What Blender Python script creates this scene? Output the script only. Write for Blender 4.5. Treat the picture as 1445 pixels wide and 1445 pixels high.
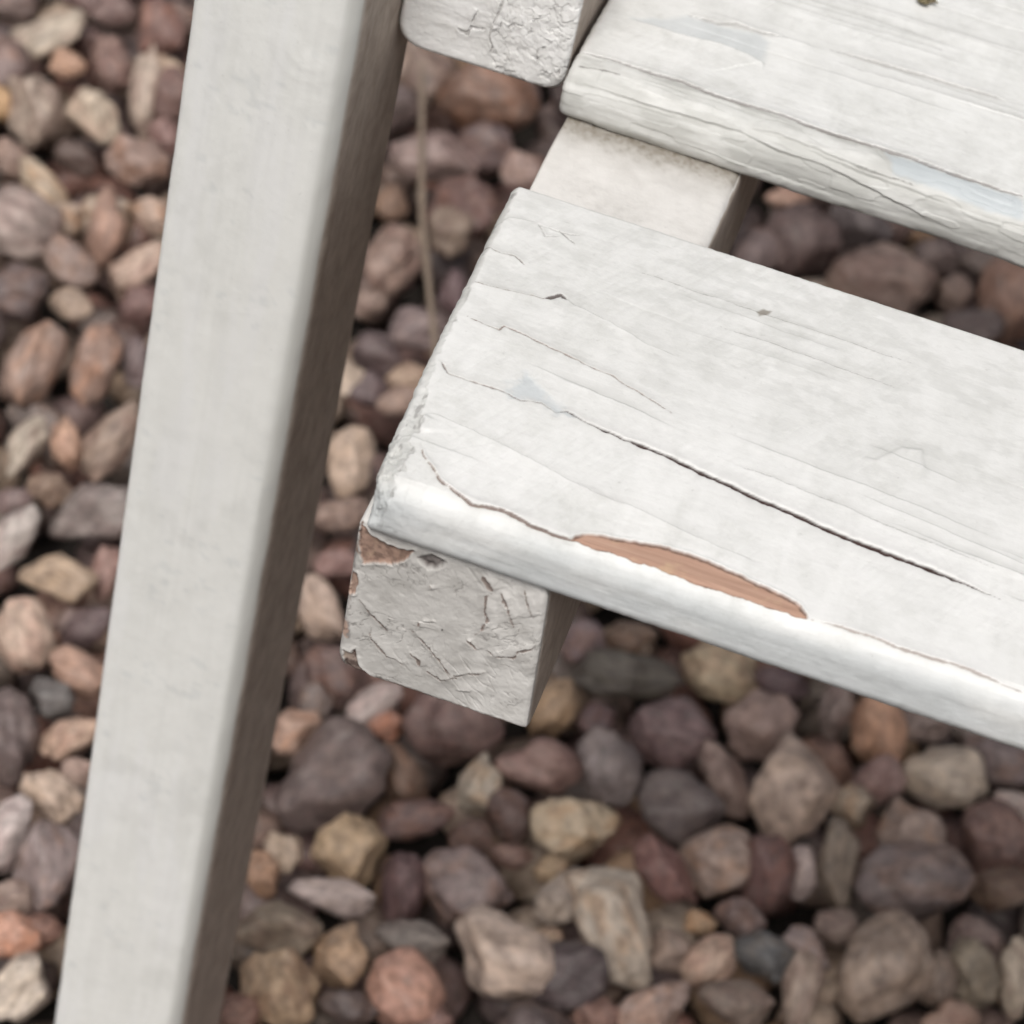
import bpy, math, random
import numpy as np
from mathutils import Matrix, Vector, Euler

for o in list(bpy.data.objects):
    bpy.data.objects.remove(o, do_unlink=True)
scene = bpy.context.scene
COL = scene.collection
MM = 0.001

# ------------------------------------------------------------------ camera
CAM_POS = np.array([77.258, -386.532, 337.468])          # millimetres
CAM_ROT = np.array([[0.94330768, 0.27568401, 0.18484842],     # right
                    [0.31725472, -0.58516351, -0.74627951],   # down
                    [-0.09757078, 0.76261523, -0.63945129]])  # forward
cam_data = bpy.data.cameras.new("camera")
cam = bpy.data.objects.new("camera", cam_data)
COL.objects.link(cam)
cam_data.sensor_width = 36.0
cam_data.lens = 4218.0 / 1445.0 * 36.0
cam_data.clip_start = 0.02
cam_data.clip_end = 60.0
m = Matrix.Identity(4)
for i in range(3):
    m[i][0] = CAM_ROT[0][i]; m[i][1] = -CAM_ROT[1][i]; m[i][2] = -CAM_ROT[2][i]
    m[i][3] = CAM_POS[i] * MM
cam.matrix_world = m
cam_data.dof.use_dof = True
cam_data.dof.focus_distance = 0.560
cam_data.dof.aperture_fstop = 28.0
scene.camera = cam

# ------------------------------------------------------------------ sky and soft overcast sun
SUN_ELEV, SUN_AZ = math.radians(57), math.radians(184)   # azimuth: clockwise from +Y (184 = front, a little left)
world = bpy.data.worlds.new("World")
scene.world = world
world.use_nodes = True
wn, wl = world.node_tree.nodes, world.node_tree.links
wn.clear()
sky = wn.new("ShaderNodeTexSky"); sky.sky_type = 'NISHITA'; sky.sun_disc = False
sky.sun_elevation = SUN_ELEV; sky.sun_rotation = SUN_AZ
sky.air_density = 1.0; sky.dust_density = 6.0; sky.ozone_density = 1.0
hsv = wn.new("ShaderNodeHueSaturation"); hsv.inputs["Saturation"].default_value = 0.30
bg = wn.new("ShaderNodeBackground"); bg.inputs["Strength"].default_value = 0.07
wo = wn.new("ShaderNodeOutputWorld")
wl.new(sky.outputs[0], hsv.inputs["Color"]); wl.new(hsv.outputs[0], bg.inputs["Color"]); wl.new(bg.outputs[0], wo.inputs["Surface"])
sun_data = bpy.data.lights.new("sun", 'SUN'); sun_data.energy = 1.5; sun_data.angle = math.radians(24)
sun_data.color = (1.0, 0.97, 0.93)
sun = bpy.data.objects.new("sun", sun_data); COL.objects.link(sun)
sdir = Vector((math.sin(SUN_AZ) * math.cos(SUN_ELEV), math.cos(SUN_AZ) * math.cos(SUN_ELEV), math.sin(SUN_ELEV)))
sun.rotation_euler = sdir.to_track_quat('Z', 'Y').to_euler()
sun.location = sdir * 3
vs = scene.view_settings
vs.view_transform = 'Standard'; vs.look = 'None'; vs.gamma = 1.0; vs.exposure = 0.41; vs.use_curve_mapping = False
scene.render.engine = 'CYCLES'
scene.cycles.max_bounces = 4
scene.cycles.adaptive_threshold = 0.03
scene.cycles.use_denoising = True

# ------------------------------------------------------------------ traced wear: (x, s) in millimetres on each surface;
# on a slat s equals y on the flat top and runs on around the rounded front; end faces use (x, z)
LOW_MAIN = [(3.4,35.1),(5.6,32.5),(9.6,32.3),(14.4,32.6),(18.2,32.3),(20.3,31.8),(24.1,32.8),(27.0,31.4),(28.8,33.0),(32.8,31.5),(42.0,30.6),(49.1,29.9),(56.7,28.2),(60.9,27.7),(66.4,26.4),(71.7,25.9),(79.0,24.6),(86.2,23.8),(93.1,23.3),(101.3,22.7),(106.5,21.9),(111.1,21.1)]
LOW_FLAKE_EDGE = [(3.4,35.1),(5.6,32.5),(9.6,32.3),(14.4,32.6),(18.2,32.3),(20.3,31.8),(24.1,32.8),(27.0,31.4)]
LOW_THIN = [(3.5,50.7),(7.5,49.8),(10.9,49.5),(11.6,51.0),(14.8,50.7),(19.3,49.7),(25.9,48.3),(30.9,47.2),(33.3,47.2),(36.1,45.8),(41.4,44.1),(46.1,42.1)]
LOW_C3 = [(0.0,73.3),(1.2,73.5),(4.3,72.7),(7.0,73.3),(9.8,71.4)]
LOW_V = [(13.0,84.2),(10.6,82.7),(8.6,85.8),(12.0,85.7),(14.9,85.9),(17.5,86.9)]
LOW_V2 = [(12.5,86.0),(14.5,84.6),(16.5,83.1)]
LOW_C4 = [(1.4,61.3),(7.6,61.8),(12.4,62.6),(16.1,63.3)]
LOW_C4D = [(16.0,63.4),(17.4,65.0),(18.6,66.3),(20.0,65.0)]
LOW_RIDGE4 = [(18.6,66.4),(21.5,64.1),(26.2,63.1),(32.2,61.5),(36.7,59.5),(43.7,58.9)]
LOW_FLAKE2 = [(6.1,13.9),(4.9,17.4),(5.4,19.7),(7.6,20.2),(12.0,19.2),(18.3,18.0),(22.6,17.2),(26.8,16.3),(31.2,15.0),(34.6,13.9)]
LOW_C5 = [(34.5,14.3),(38.6,13.4),(42.8,12.9),(45.9,12.9)]
LOW_FRONT = [(7.1,11.0),(8.7,8.2),(11.3,5.8),(13.7,3.1),(17.5,1.4),(20.9,0.2),(23.1,0.7),(25.3,0.9),(28.6,0.6),(31.9,-0.1),(35.4,-0.2),(38.5,-0.1),(39.7,0.5)]
LOW_FRONT2 = [(80.7,-0.0),(83.3,0.2),(86.2,0.5),(91.6,0.8),(96.2,0.2),(100.7,0.4),(105.6,0.6),(110.1,0.5),(115.6,0.1),(118.7,-0.0)]
LOW_CHIP = [(38.1,-0.4),(40.2,1.9),(43.3,3.2),(48.1,4.3),(54.7,5.6),(59.1,5.6),(64.8,5.6),(70.7,4.7),(75.3,4.0),(78.4,3.0),(80.4,1.0),(80.8,-0.1),(78.5,-0.2),(76.8,-0.1),(73.4,-0.1),(70.7,-0.2),(67.3,-0.2),(62.8,-0.4),(58.9,-0.3),(54.4,-0.1),(49.2,-0.1),(46.5,-0.1),(42.6,-0.4),(40.2,-0.0)]
LOW_GREY = [(16.6,33.4),(19.2,39.9),(23.8,35.4),(29.9,32.3),(26.8,30.6),(24.1,32.8),(19.1,31.8)]
LOW_RIDGE6 = [(78.9,47.4),(83.7,47.9),(87.4,54.0),(90.9,55.0),(92.2,50.6),(91.4,45.2)]
LOW_STAIN = [(53.5,80.5),(54.8,82.3),(56.4,82.5),(55.9,80.9),(54.3,79.5)]
LOW_TOPEDGE = [(0.3,76.5),(0.7,81.0),(2.5,84.8),(5.1,85.6),(8.4,86.2)]
LOW_BARE = [(3.2,-10.7),(4.3,-11.2),(4.9,-14.3),(7.3,-14.3),(10.2,-14.3),(12.7,-14.3),(14.8,-14.3),(15.3,-14.3),(3.0,-14.3)]
UP_CREASE = [(-1.3,150.2),(-0.5,150.7),(5.6,151.5),(15.2,150.9),(21.2,151.2),(29.2,150.2),(43.2,151.0),(50.6,150.2),(62.9,150.5),(70.7,150.9),(80.0,150.3),(86.0,150.6),(96.1,150.8)]
UP_C2 = [(-0.3,146.2),(3.8,147.0),(6.9,147.4),(9.3,147.3)]
UP_C3 = [(15.5,172.3),(15.5,178.9),(23.1,179.0),(26.3,181.1),(31.8,180.8),(38.0,182.3)]
UP_C4 = [(47.4,183.4),(52.3,183.8),(59.1,184.1),(67.2,184.8),(74.0,185.1),(80.5,185.5),(90.4,186.2)]
UP_C5 = [(43.7,204.6),(50.2,204.9),(57.8,205.6),(64.4,205.8),(74.2,206.6),(81.2,206.9),(87.2,206.9)]
UP_FLAKE = [(5.3,170.1),(11.8,169.8),(16.6,169.7),(25.8,171.3),(31.9,170.5),(35.2,169.4),(36.3,165.3)]
UP_GREY1 = [(5.3,170.1),(14.5,176.5),(16.1,178.6),(23.2,178.4),(32.0,180.3),(34.6,178.4),(35.1,169.7),(31.9,170.7),(25.8,171.6),(16.5,170.0)]
UP_GREY2 = [(66.6,150.2),(74.0,150.4),(96.2,150.0),(97.5,144.6),(89.3,144.3),(79.9,145.2),(69.2,145.2)]
UP_LIP1 = [(-0.7,141.1),(3.3,143.2),(9.6,143.2),(18.9,143.3),(23.5,143.4),(36.4,143.9),(45.5,142.6),(54.8,142.8),(73.9,139.8),(87.3,137.8)]
UP_LIP2 = [(36.0,144.9),(44.4,145.9),(54.0,145.1),(60.2,144.5),(69.6,144.1)]
END_CRACKS = [([(25.5,-2.0),(26.8,-3.3),(27.9,-4.7)],0.55),([(27.9,-4.7),(27.2,-6.2),(27.5,-9.6),(28.3,-11.1),(27.7,-13.7),(26.6,-15.6)],0.22),([(29.1,-4.1),(31.2,-7.4),(33.2,-11.3)],0.2),([(33.0,-2.0),(35.0,-5.7),(36.3,-7.5)],0.17),([(5.2,-16.5),(8.9,-19.7),(12.3,-22.0)],0.12),([(15.1,-19.3),(17.6,-20.6),(21.1,-23.9),(24.3,-26.9)],0.15),([(24.3,-26.9),(27.6,-24.9),(30.9,-22.9)],0.1),([(7.8,-23.1),(9.0,-24.5),(12.1,-27.5),(14.3,-27.4),(16.8,-28.8)],0.15),([(16.0,-24.5),(17.8,-25.9),(18.2,-27.4)],0.2),([(19.2,-27.7),(22.7,-28.6),(25.7,-26.7)],0.12),([(28.5,-17.7),(31.2,-18.8),(34.3,-17.7),(34.7,-16.1),(36.7,-15.0),(37.9,-13.5)],0.2),([(16.5,-16.8),(16.7,-18.1)],0.2),([(25.4,-17.1),(27.1,-18.3),(27.6,-19.0)],0.25),([(16.8,-8.1),(17.5,-9.0)],0.12)]
END_CHIPS = [[(2.5,0.1),(3.9,-0.4),(5.0,-1.4),(7.4,-1.8),(10.3,-2.1),(12.8,-1.7),(12.3,-3.0),(11.5,-4.6),(9.2,-6.3),(6.8,-6.9),(4.7,-8.0),(3.3,-5.1)],[(2.5,-11.2),(3.6,-10.8),(4.3,-12.1),(4.3,-15.5),(3.4,-16.1)],[(4.3,-29.3),(5.8,-29.3),(6.4,-28.0),(7.2,-30.8),(8.8,-32.8),(12.1,-34.7),(9.8,-35.0),(6.7,-34.2),(5.0,-32.9)]]
END_HOLE = [(14.0,-3.0),(16.2,-1.2),(18.5,-1.7),(17.8,-3.7),(16.1,-4.6)]
END_FLAKES = [[(16.9,-16.8),(19.6,-15.4)],[(25.5,-29.5),(28.7,-29.0)],[(25.4,-17.1),(26.5,-17.1)]]
BAR_CRACKS = [([(-19.3,20.0),(-19.0,18.8),(-19.3,15.5),(-20.4,11.4),(-19.6,9.2),(-19.1,7.7),(-20.0,5.3)],0.22),([(-20.7,11.3),(-24.3,10.6),(-24.8,9.0),(-26.2,8.9),(-27.6,10.1)],0.25),([(-24.5,11.6),(-23.8,13.9),(-23.3,15.3)],0.2),([(-18.1,1.4),(-17.0,3.5),(-15.2,3.9),(-15.3,5.3),(-17.0,5.2)],0.15),([(-20.4,11.4),(-18.4,12.5),(-17.9,14.7)],0.15),([(-16.5,12.4),(-15.5,14.8),(-13.3,15.1)],0.15),([(-9.2,3.8),(-6.7,5.9),(-4.4,5.5),(-3.5,8.3)],0.16),([(-9.2,7.1),(-9.1,10.5),(-7.3,12.4)],0.13),([(-5.7,12.1),(-4.5,15.0),(-5.7,15.4)],0.15),([(-11.9,13.6),(-12.0,15.6),(-10.1,19.1)],0.13)]
PEBBLES = [(-312.4,687.5,-388.1,19.7,9.4,10.0,-2.37,-0.47,0.56,165,155,140,'a'),(-337.6,710.6,-392.8,10.4,6.9,6.9,-2.28,-0.19,0.28,120,100,98,'r'),(-295.8,727.7,-390.6,10.5,8.7,7.8,-2.28,-0.19,0.28,125,100,98,'r'),(-273.5,723.2,-390.0,13.6,12.5,10.7,-2.45,0.59,-0.46,130,95,90,'r'),(-297.3,677.2,-391.8,8.5,7.1,6.4,-2.28,-0.19,0.28,175,135,110,'r'),(-281.0,685.4,-390.5,13.3,8.8,8.9,-2.55,0.69,-0.63,135,105,98,'r'),(-271.8,643.6,-391.3,13.3,10.9,9.9,-2.55,0.69,-0.63,190,175,155,'a'),(-294.6,632.0,-389.3,16.5,12.4,11.7,-2.69,0.78,-0.84,155,140,128,'a'),(-260.3,673.7,-390.5,21.9,6.8,7.2,-2.96,0.86,-1.2,165,150,138,'r'),(-247.8,673.5,-388.5,13.5,7.6,8.1,-3.06,0.87,-1.34,125,95,90,'r'),(-310.4,632.7,-391.5,8.3,6.6,6.0,-2.69,0.78,-0.84,190,150,95,'r'),(-290.6,594.7,-390.8,11.3,9.7,8.6,-2.28,-0.19,0.28,140,115,105,'r'),(-267.0,612.5,-391.7,9.8,6.5,6.5,-2.28,0.21,-0.06,105,85,80,'r'),(-242.8,621.6,-390.3,14.7,10.6,10.2,-2.26,0.01,0.12,145,120,112,'a'),(-239.3,646.9,-392.0,8.3,8.3,6.8,-2.28,-0.19,0.28,140,105,102,'r'),(-269.1,583.0,-390.7,16.0,7.2,7.6,-2.34,0.41,-0.24,160,145,125,'r'),(-253.6,569.7,-391.3,7.9,7.1,6.1,-2.28,-0.19,0.28,155,135,118,'r'),(-266.9,552.6,-388.1,20.4,14.9,14.3,-2.27,0.08,0.06,150,135,132,'r'),(-235.7,570.6,-389.4,16.6,8.2,8.7,-3.06,0.87,-1.34,150,115,100,'r'),(-222.7,590.3,-391.5,8.8,8.0,6.9,-2.28,-0.19,0.28,175,150,135,'r'),(-215.4,552.7,-390.6,14.1,7.8,8.3,-2.47,-0.62,0.76,170,145,130,'a'),(-238.7,539.0,-389.5,12.4,8.5,8.4,-2.34,0.41,-0.24,140,120,115,'r'),(-251.1,510.8,-389.2,13.7,12.2,10.6,-2.28,-0.19,0.28,110,95,98,'r'),(-229.7,517.9,-391.9,9.2,6.9,6.5,-2.28,-0.19,0.28,155,135,120,'r'),(-204.6,530.6,-391.4,9.2,8.5,7.2,-2.28,-0.19,0.28,125,90,88,'r'),(-227.3,472.8,-388.9,17.8,10.4,11.0,-2.91,-0.85,1.4,150,125,115,'r'),(-205.0,482.7,-388.4,17.2,9.0,9.5,-3.12,-0.88,1.67,145,115,102,'r'),(-192.8,496.6,-391.8,10.5,6.0,6.4,-2.96,0.86,-1.2,125,110,115,'r'),(-210.9,428.5,-391.4,13.0,6.5,6.9,-2.82,-0.83,1.27,155,145,132,'r'),(-198.2,436.9,-390.9,10.8,5.8,6.1,-2.69,0.78,-0.84,180,140,115,'r'),(-184.0,446.8,-390.3,17.5,9.5,10.0,-2.82,-0.83,1.27,145,125,112,'r'),(-193.5,410.6,-392.0,8.5,7.1,6.4,-2.28,-0.19,0.28,135,110,92,'r'),(-173.2,403.2,-388.4,17.7,11.3,11.6,-2.31,-0.32,0.4,130,122,122,'a'),(-194.9,379.6,-390.1,13.9,8.3,8.8,-2.73,-0.8,1.16,165,160,160,'r'),(-202.0,398.3,-392.3,7.0,5.6,5.2,-2.28,-0.19,0.28,130,110,112,'r'),(-171.5,367.1,-389.8,14.4,8.5,9.0,-2.26,0.01,0.12,160,138,115,'a'),(-157.9,380.7,-394.0,10.4,6.2,6.6,-2.96,0.86,-1.2,150,115,108,'r'),(-170.9,332.9,-389.3,13.4,10.2,9.6,-2.62,0.74,-0.73,190,165,148,'r'),(-153.6,349.4,-392.3,10.8,6.8,7.0,-2.66,-0.76,1.04,105,85,90,'r'),(-160.3,350.5,-394.1,5.4,4.1,3.8,-2.66,-0.76,1.04,135,115,115,'r'),(-147.3,326.2,-391.1,11.3,7.3,7.4,-2.3,0.28,-0.11,160,125,108,'r'),(-150.3,310.2,-391.3,8.5,7.2,6.4,-2.27,0.08,0.06,105,105,108,'a'),(-138.0,297.2,-391.9,11.7,6.5,6.9,-2.43,-0.56,0.68,175,145,125,'r'),(-155.7,286.6,-390.4,16.8,10.3,10.8,-2.69,0.78,-0.84,105,90,92,'r'),(-132.9,269.2,-391.2,11.5,7.6,7.7,-2.28,0.21,-0.06,170,150,135,'a'),(-139.0,246.2,-390.9,13.8,7.5,8.0,-2.91,-0.85,1.4,175,165,168,'r'),(-120.8,237.7,-388.5,14.9,10.6,10.3,-3.06,0.87,-1.34,130,115,118,'r'),(-128.6,283.9,-392.2,6.4,5.1,4.7,-2.28,-0.19,0.28,150,125,115,'r'),(-127.3,223.7,-392.4,7.4,6.1,5.5,-2.28,-0.19,0.28,140,120,112,'r'),(-120.0,208.1,-390.7,9.1,7.9,6.9,-2.28,-0.19,0.28,180,130,108,'r'),(-113.3,214.8,-392.8,7.3,6.1,5.5,-2.28,-0.19,0.28,130,90,75,'r'),(-108.9,190.5,-391.7,11.9,8.9,8.5,-2.66,-0.76,1.04,175,165,155,'a'),(-98.8,477.4,-389.6,14.7,9.6,9.7,3.12,0.88,-1.47,200,175,155,'a'),(-92.1,448.1,-390.9,11.5,6.5,6.9,-2.33,-0.38,0.47,140,115,105,'r'),(-85.0,423.9,-392.3,8.5,5.7,5.7,-2.28,-0.19,0.28,150,115,112,'r'),(-82.4,395.8,-391.3,13.2,8.3,8.6,-2.45,0.59,-0.46,195,170,155,'r'),(-65.0,363.9,-389.7,13.6,10.9,10.0,-2.27,0.08,0.06,115,90,88,'r'),(-95.0,541.6,-393.2,9.2,7.7,6.9,-2.28,-0.19,0.28,165,140,118,'r'),(-93.5,525.0,-391.3,9.1,6.1,6.1,-2.28,-0.19,0.28,150,125,115,'r'),(-110.0,548.3,-390.6,10.8,8.5,7.8,-2.28,0.21,-0.06,105,88,92,'r'),(-106.7,527.9,-392.9,7.6,7.6,6.2,-2.28,-0.19,0.28,110,92,98,'r'),(-68.2,352.2,-392.3,7.4,6.1,5.5,-2.86,0.84,-1.07,130,118,118,'r'),(-131.4,692.6,-389.4,20.3,11.8,12.5,-2.27,-0.12,0.23,140,120,118,'a'),(-114.1,710.6,-389.2,13.7,12.0,10.5,-2.28,-0.19,0.28,105,85,88,'r'),(-123.3,748.7,-388.3,22.7,19.2,17.1,-2.27,0.08,0.06,125,92,75,'r'),(-152.7,750.2,-390.2,14.0,12.2,10.7,-2.86,0.84,-1.07,125,105,95,'r'),(-109.0,643.0,-390.0,11.5,9.8,8.7,-2.86,0.84,-1.07,130,112,98,'r'),(-123.9,609.3,-388.4,15.3,12.9,11.5,-2.69,0.78,-0.84,140,115,105,'r'),(-96.4,607.3,-393.1,9.6,6.4,6.4,-2.86,0.84,-1.07,115,90,98,'r'),(-124.1,578.8,-392.2,7.9,6.3,5.8,-2.28,-0.19,0.28,140,118,108,'r'),(-100.7,572.1,-390.2,12.5,9.4,8.9,-2.28,-0.19,0.28,125,108,112,'r'),(-138.4,652.6,-391.9,8.2,7.4,6.4,-2.86,0.84,-1.07,130,100,80,'r'),(-95.0,704.8,-390.0,9.3,8.5,7.3,-2.28,-0.19,0.28,150,125,120,'r'),(-50.8,316.2,-387.4,22.0,18.1,16.4,-2.39,-0.5,0.6,115,98,98,'a'),(-48.5,356.5,-390.7,12.8,7.4,7.9,-2.47,-0.62,0.76,205,190,190,'r'),(-43.2,352.8,-393.3,6.7,6.4,5.4,-2.28,-0.19,0.28,170,115,92,'r'),(-19.8,356.6,-387.0,17.5,14.8,13.2,-2.27,0.08,0.06,125,98,95,'r'),(-70.3,334.8,-391.6,10.0,7.3,7.0,-2.53,-0.67,0.85,185,150,132,'a'),(-3.6,338.9,-391.5,11.3,7.7,7.6,-2.91,-0.85,1.4,180,170,155,'a'),(-19.3,315.5,-392.4,13.7,7.2,7.6,-2.33,-0.38,0.47,125,98,98,'r'),(-29.2,327.9,-389.4,13.2,7.9,8.4,-2.37,0.47,-0.31,120,92,75,'r'),(-33.7,287.7,-389.2,12.5,12.2,10.1,-2.45,0.59,-0.46,200,170,130,'a'),(-33.6,267.4,-390.4,14.5,6.5,6.9,-2.27,-0.08,0.19,170,155,155,'r'),(-54.7,280.7,-391.4,7.6,6.4,5.7,-2.55,0.69,-0.63,175,155,135,'a'),(-57.7,267.8,-392.0,8.2,6.3,5.9,-2.45,0.59,-0.46,165,125,95,'r'),(-45.2,246.8,-390.5,14.9,9.9,9.9,-2.27,-0.05,0.17,135,120,102,'a'),(-22.6,245.9,-391.6,11.1,9.3,8.3,-2.66,-0.76,1.04,165,135,105,'a'),(-35.8,222.6,-390.1,14.6,12.2,10.9,-2.45,0.59,-0.46,165,138,105,'a'),(-0.2,237.9,-388.5,12.8,12.3,10.2,-2.45,0.59,-0.46,165,120,104,'r'),(-13.0,281.6,-392.3,12.7,7.6,8.0,-2.96,0.86,-1.2,110,80,85,'r'),(3.9,290.5,-389.6,14.3,13.4,11.3,-2.45,0.59,-0.46,125,108,110,'a'),(-4.0,261.5,-391.4,12.5,7.5,7.9,-2.27,-0.05,0.17,115,108,105,'r'),(25.9,264.4,-387.9,18.8,13.8,13.2,-2.28,0.21,-0.06,170,152,142,'a'),(15.2,312.2,-392.2,8.4,4.5,4.8,-2.27,-0.12,0.23,130,98,88,'r'),(0.3,316.0,-393.3,7.8,6.5,5.8,-2.28,-0.19,0.28,110,80,72,'r'),(12.6,357.6,-391.2,15.4,10.1,10.2,-2.26,-0.03,0.15,150,118,112,'r'),(-45.1,210.5,-392.7,7.2,6.0,5.4,-2.28,-0.19,0.28,145,105,90,'r'),(12.1,234.7,-391.9,6.7,4.9,4.7,-2.28,-0.19,0.28,130,95,90,'r'),(-13.7,226.6,-391.4,9.7,6.1,6.3,-2.28,-0.19,0.28,100,88,90,'r'),(36.1,366.8,-389.5,14.6,11.1,10.4,-2.69,0.78,-0.84,128,118,122,'r'),(32.9,332.8,-389.5,15.5,12.1,11.2,-2.31,-0.32,0.4,182,164,135,'a'),(51.9,392.0,-388.7,15.1,13.7,11.8,-2.28,0.21,-0.06,128,102,106,'r'),(75.3,380.9,-390.9,15.6,7.1,7.5,-2.55,0.69,-0.63,145,122,115,'r'),(63.8,356.0,-388.3,15.4,13.4,11.7,-2.27,0.08,0.06,100,88,90,'r'),(66.3,328.0,-391.3,14.6,7.8,8.3,-2.41,0.53,-0.38,135,92,88,'a'),(81.6,339.4,-389.5,13.2,12.5,10.5,-2.28,-0.19,0.28,150,130,122,'r'),(57.4,292.7,-388.1,21.7,12.1,12.8,-2.62,0.74,-0.73,170,160,148,'a'),(37.4,301.7,-390.5,10.9,9.0,8.1,-2.82,-0.83,1.27,140,128,120,'a'),(89.6,294.2,-390.9,12.1,7.9,8.0,-2.66,-0.76,1.04,190,160,140,'r'),(101.2,280.2,-388.6,12.6,8.2,8.3,-2.27,-0.05,0.17,125,108,98,'r'),(78.1,267.2,-389.1,13.1,9.3,9.1,-2.47,-0.62,0.76,150,128,122,'a'),(61.7,432.1,-388.1,15.5,12.0,11.2,-2.26,0.01,0.12,190,170,135,'r'),(30.0,415.7,-390.9,20.9,9.1,9.6,-2.27,-0.12,0.23,95,90,82,'r'),(9.9,385.9,-391.1,12.3,8.2,8.2,-2.82,-0.83,1.27,165,135,100,'r'),(9.9,426.5,-392.0,8.5,8.5,6.9,-2.28,-0.19,0.28,125,105,112,'r'),(81.6,410.8,-388.9,14.6,12.5,11.0,-2.43,-0.56,0.68,150,125,120,'a'),(9.0,331.3,-393.4,9.9,7.9,7.2,-2.86,0.84,-1.07,110,85,82,'r'),(26.0,386.1,-391.0,8.2,6.8,6.1,-2.86,0.84,-1.07,110,85,92,'r'),(47.6,267.2,-388.8,13.7,11.2,10.2,-2.28,-0.19,0.28,92,80,86,'r'),(82.6,314.4,-394.0,5.8,4.5,4.2,-2.28,-0.19,0.28,165,135,100,'r'),(94.6,321.8,-392.8,9.1,6.5,6.3,-2.28,-0.19,0.28,120,100,100,'r'),(60.7,258.7,-393.0,8.7,6.2,6.0,-2.28,-0.19,0.28,135,98,88,'a'),(76.5,295.7,-392.0,7.6,7.6,6.2,-2.28,-0.19,0.28,135,115,105,'r'),(29.7,312.7,-392.3,6.5,5.2,4.7,-2.28,-0.19,0.28,160,135,100,'r'),(37.1,281.8,-391.1,5.1,3.8,3.6,-2.28,-0.19,0.28,165,140,115,'r'),(25.9,436.7,-391.9,9.9,6.4,6.5,-2.28,-0.19,0.28,120,95,78,'r'),(99.1,379.3,-387.4,17.4,15.7,13.5,-2.66,-0.76,1.04,205,180,165,'a'),(120.6,431.7,-389.6,14.7,10.9,10.4,-2.62,0.74,-0.73,195,145,112,'r'),(105.1,433.9,-389.9,12.7,6.3,6.7,-2.96,0.86,-1.2,135,118,115,'r'),(126.9,404.3,-390.5,11.0,8.2,7.8,-2.66,-0.76,1.04,150,118,115,'r'),(120.9,388.1,-390.6,8.4,7.9,6.7,-2.45,0.59,-0.46,155,140,122,'a'),(149.2,418.8,-390.0,15.9,12.5,11.5,-2.27,0.08,0.06,165,152,138,'a'),(172.0,396.7,-389.8,13.6,12.2,10.6,-2.69,0.78,-0.84,120,88,83,'r'),(176.8,419.3,-392.9,9.7,4.8,5.1,-2.27,0.08,0.06,200,185,182,'r'),(147.7,357.3,-386.3,20.6,14.6,14.2,-2.27,-0.12,0.23,118,105,108,'r'),(142.5,382.7,-389.1,13.5,12.2,10.5,-2.86,0.84,-1.07,150,130,122,'a'),(120.9,357.1,-390.6,17.3,7.3,7.7,-2.96,0.86,-1.2,125,112,100,'a'),(110.3,350.2,-392.5,9.9,5.5,5.9,-2.96,0.86,-1.2,170,155,158,'r'),(145.5,315.7,-387.0,19.3,16.1,14.4,-3.06,0.87,-1.34,140,122,110,'r'),(121.3,296.8,-391.5,14.6,7.0,7.4,-2.96,0.86,-1.2,150,132,120,'r'),(106.1,307.4,-392.0,11.5,7.7,7.7,-2.27,0.08,0.06,100,105,112,'a'),(119.5,317.2,-391.7,9.7,5.8,6.1,-2.32,0.34,-0.18,135,120,122,'r'),(99.5,340.7,-388.2,13.2,9.9,9.3,-2.86,0.84,-1.07,120,85,85,'r'),(172.6,345.6,-391.3,9.8,9.2,7.8,-2.28,-0.19,0.28,125,105,102,'r'),(175.0,330.2,-390.8,12.9,9.7,9.2,-2.86,0.84,-1.07,125,115,100,'a'),(189.2,336.4,-392.1,14.3,6.5,6.9,-2.86,0.84,-1.07,160,148,132,'r'),(170.4,309.7,-393.0,10.2,6.4,6.6,-2.28,-0.19,0.28,150,120,105,'r'),(162.6,322.8,-391.0,10.3,7.7,7.3,-2.86,0.84,-1.07,115,98,88,'r'),(135.9,442.0,-390.4,11.3,7.8,7.7,-2.28,-0.19,0.28,125,108,105,'r'),(166.7,435.6,-389.8,14.0,11.2,10.3,-2.27,0.08,0.06,120,105,108,'r'),(176.9,373.1,-390.9,10.7,8.0,7.6,-2.28,-0.19,0.28,120,95,78,'r'),(82.1,436.4,-391.0,12.7,7.1,7.5,-2.27,-0.05,0.17,105,80,88,'r'),(126.6,330.6,-392.1,7.8,6.5,5.8,-2.28,-0.19,0.28,130,112,105,'r'),(31.9,717.1,-388.8,18.7,17.8,14.9,-2.86,0.84,-1.07,118,96,95,'r'),(69.9,704.8,-387.3,23.5,17.7,16.7,-2.26,0.01,0.12,150,125,115,'r'),(18.0,752.5,-391.1,10.4,6.9,6.9,-2.28,-0.19,0.28,190,150,130,'r'),(53.4,747.9,-390.5,15.5,9.5,9.9,-2.27,-0.05,0.17,105,95,100,'r'),(14.7,703.1,-391.0,10.1,10.1,8.3,-2.28,-0.19,0.28,130,112,115,'r'),(126.6,723.2,-388.3,22.0,15.2,15.0,-2.86,0.84,-1.07,140,104,88,'r'),(102.3,719.4,-391.3,9.3,8.4,7.2,-2.86,0.84,-1.07,130,108,100,'r'),(89.2,741.0,-390.4,10.3,8.6,7.7,-2.28,-0.19,0.28,115,98,98,'r'),(114.3,698.5,-390.8,13.3,8.3,8.6,-2.28,-0.19,0.28,110,95,95,'r'),(109.3,750.2,-391.3,10.3,6.9,6.9,-2.28,-0.19,0.28,110,95,92,'r')]
STALK = [(-85.8,542.5,-384.0),(-97.6,568.8,-378.0),(-108.7,600.0,-374.0),(-120.9,635.3,-372.0),(-137.5,682.5,-370.0),(-154.7,733.5,-372.0)]
CRUMB = [(62.6,214.0,13.0)]

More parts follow.
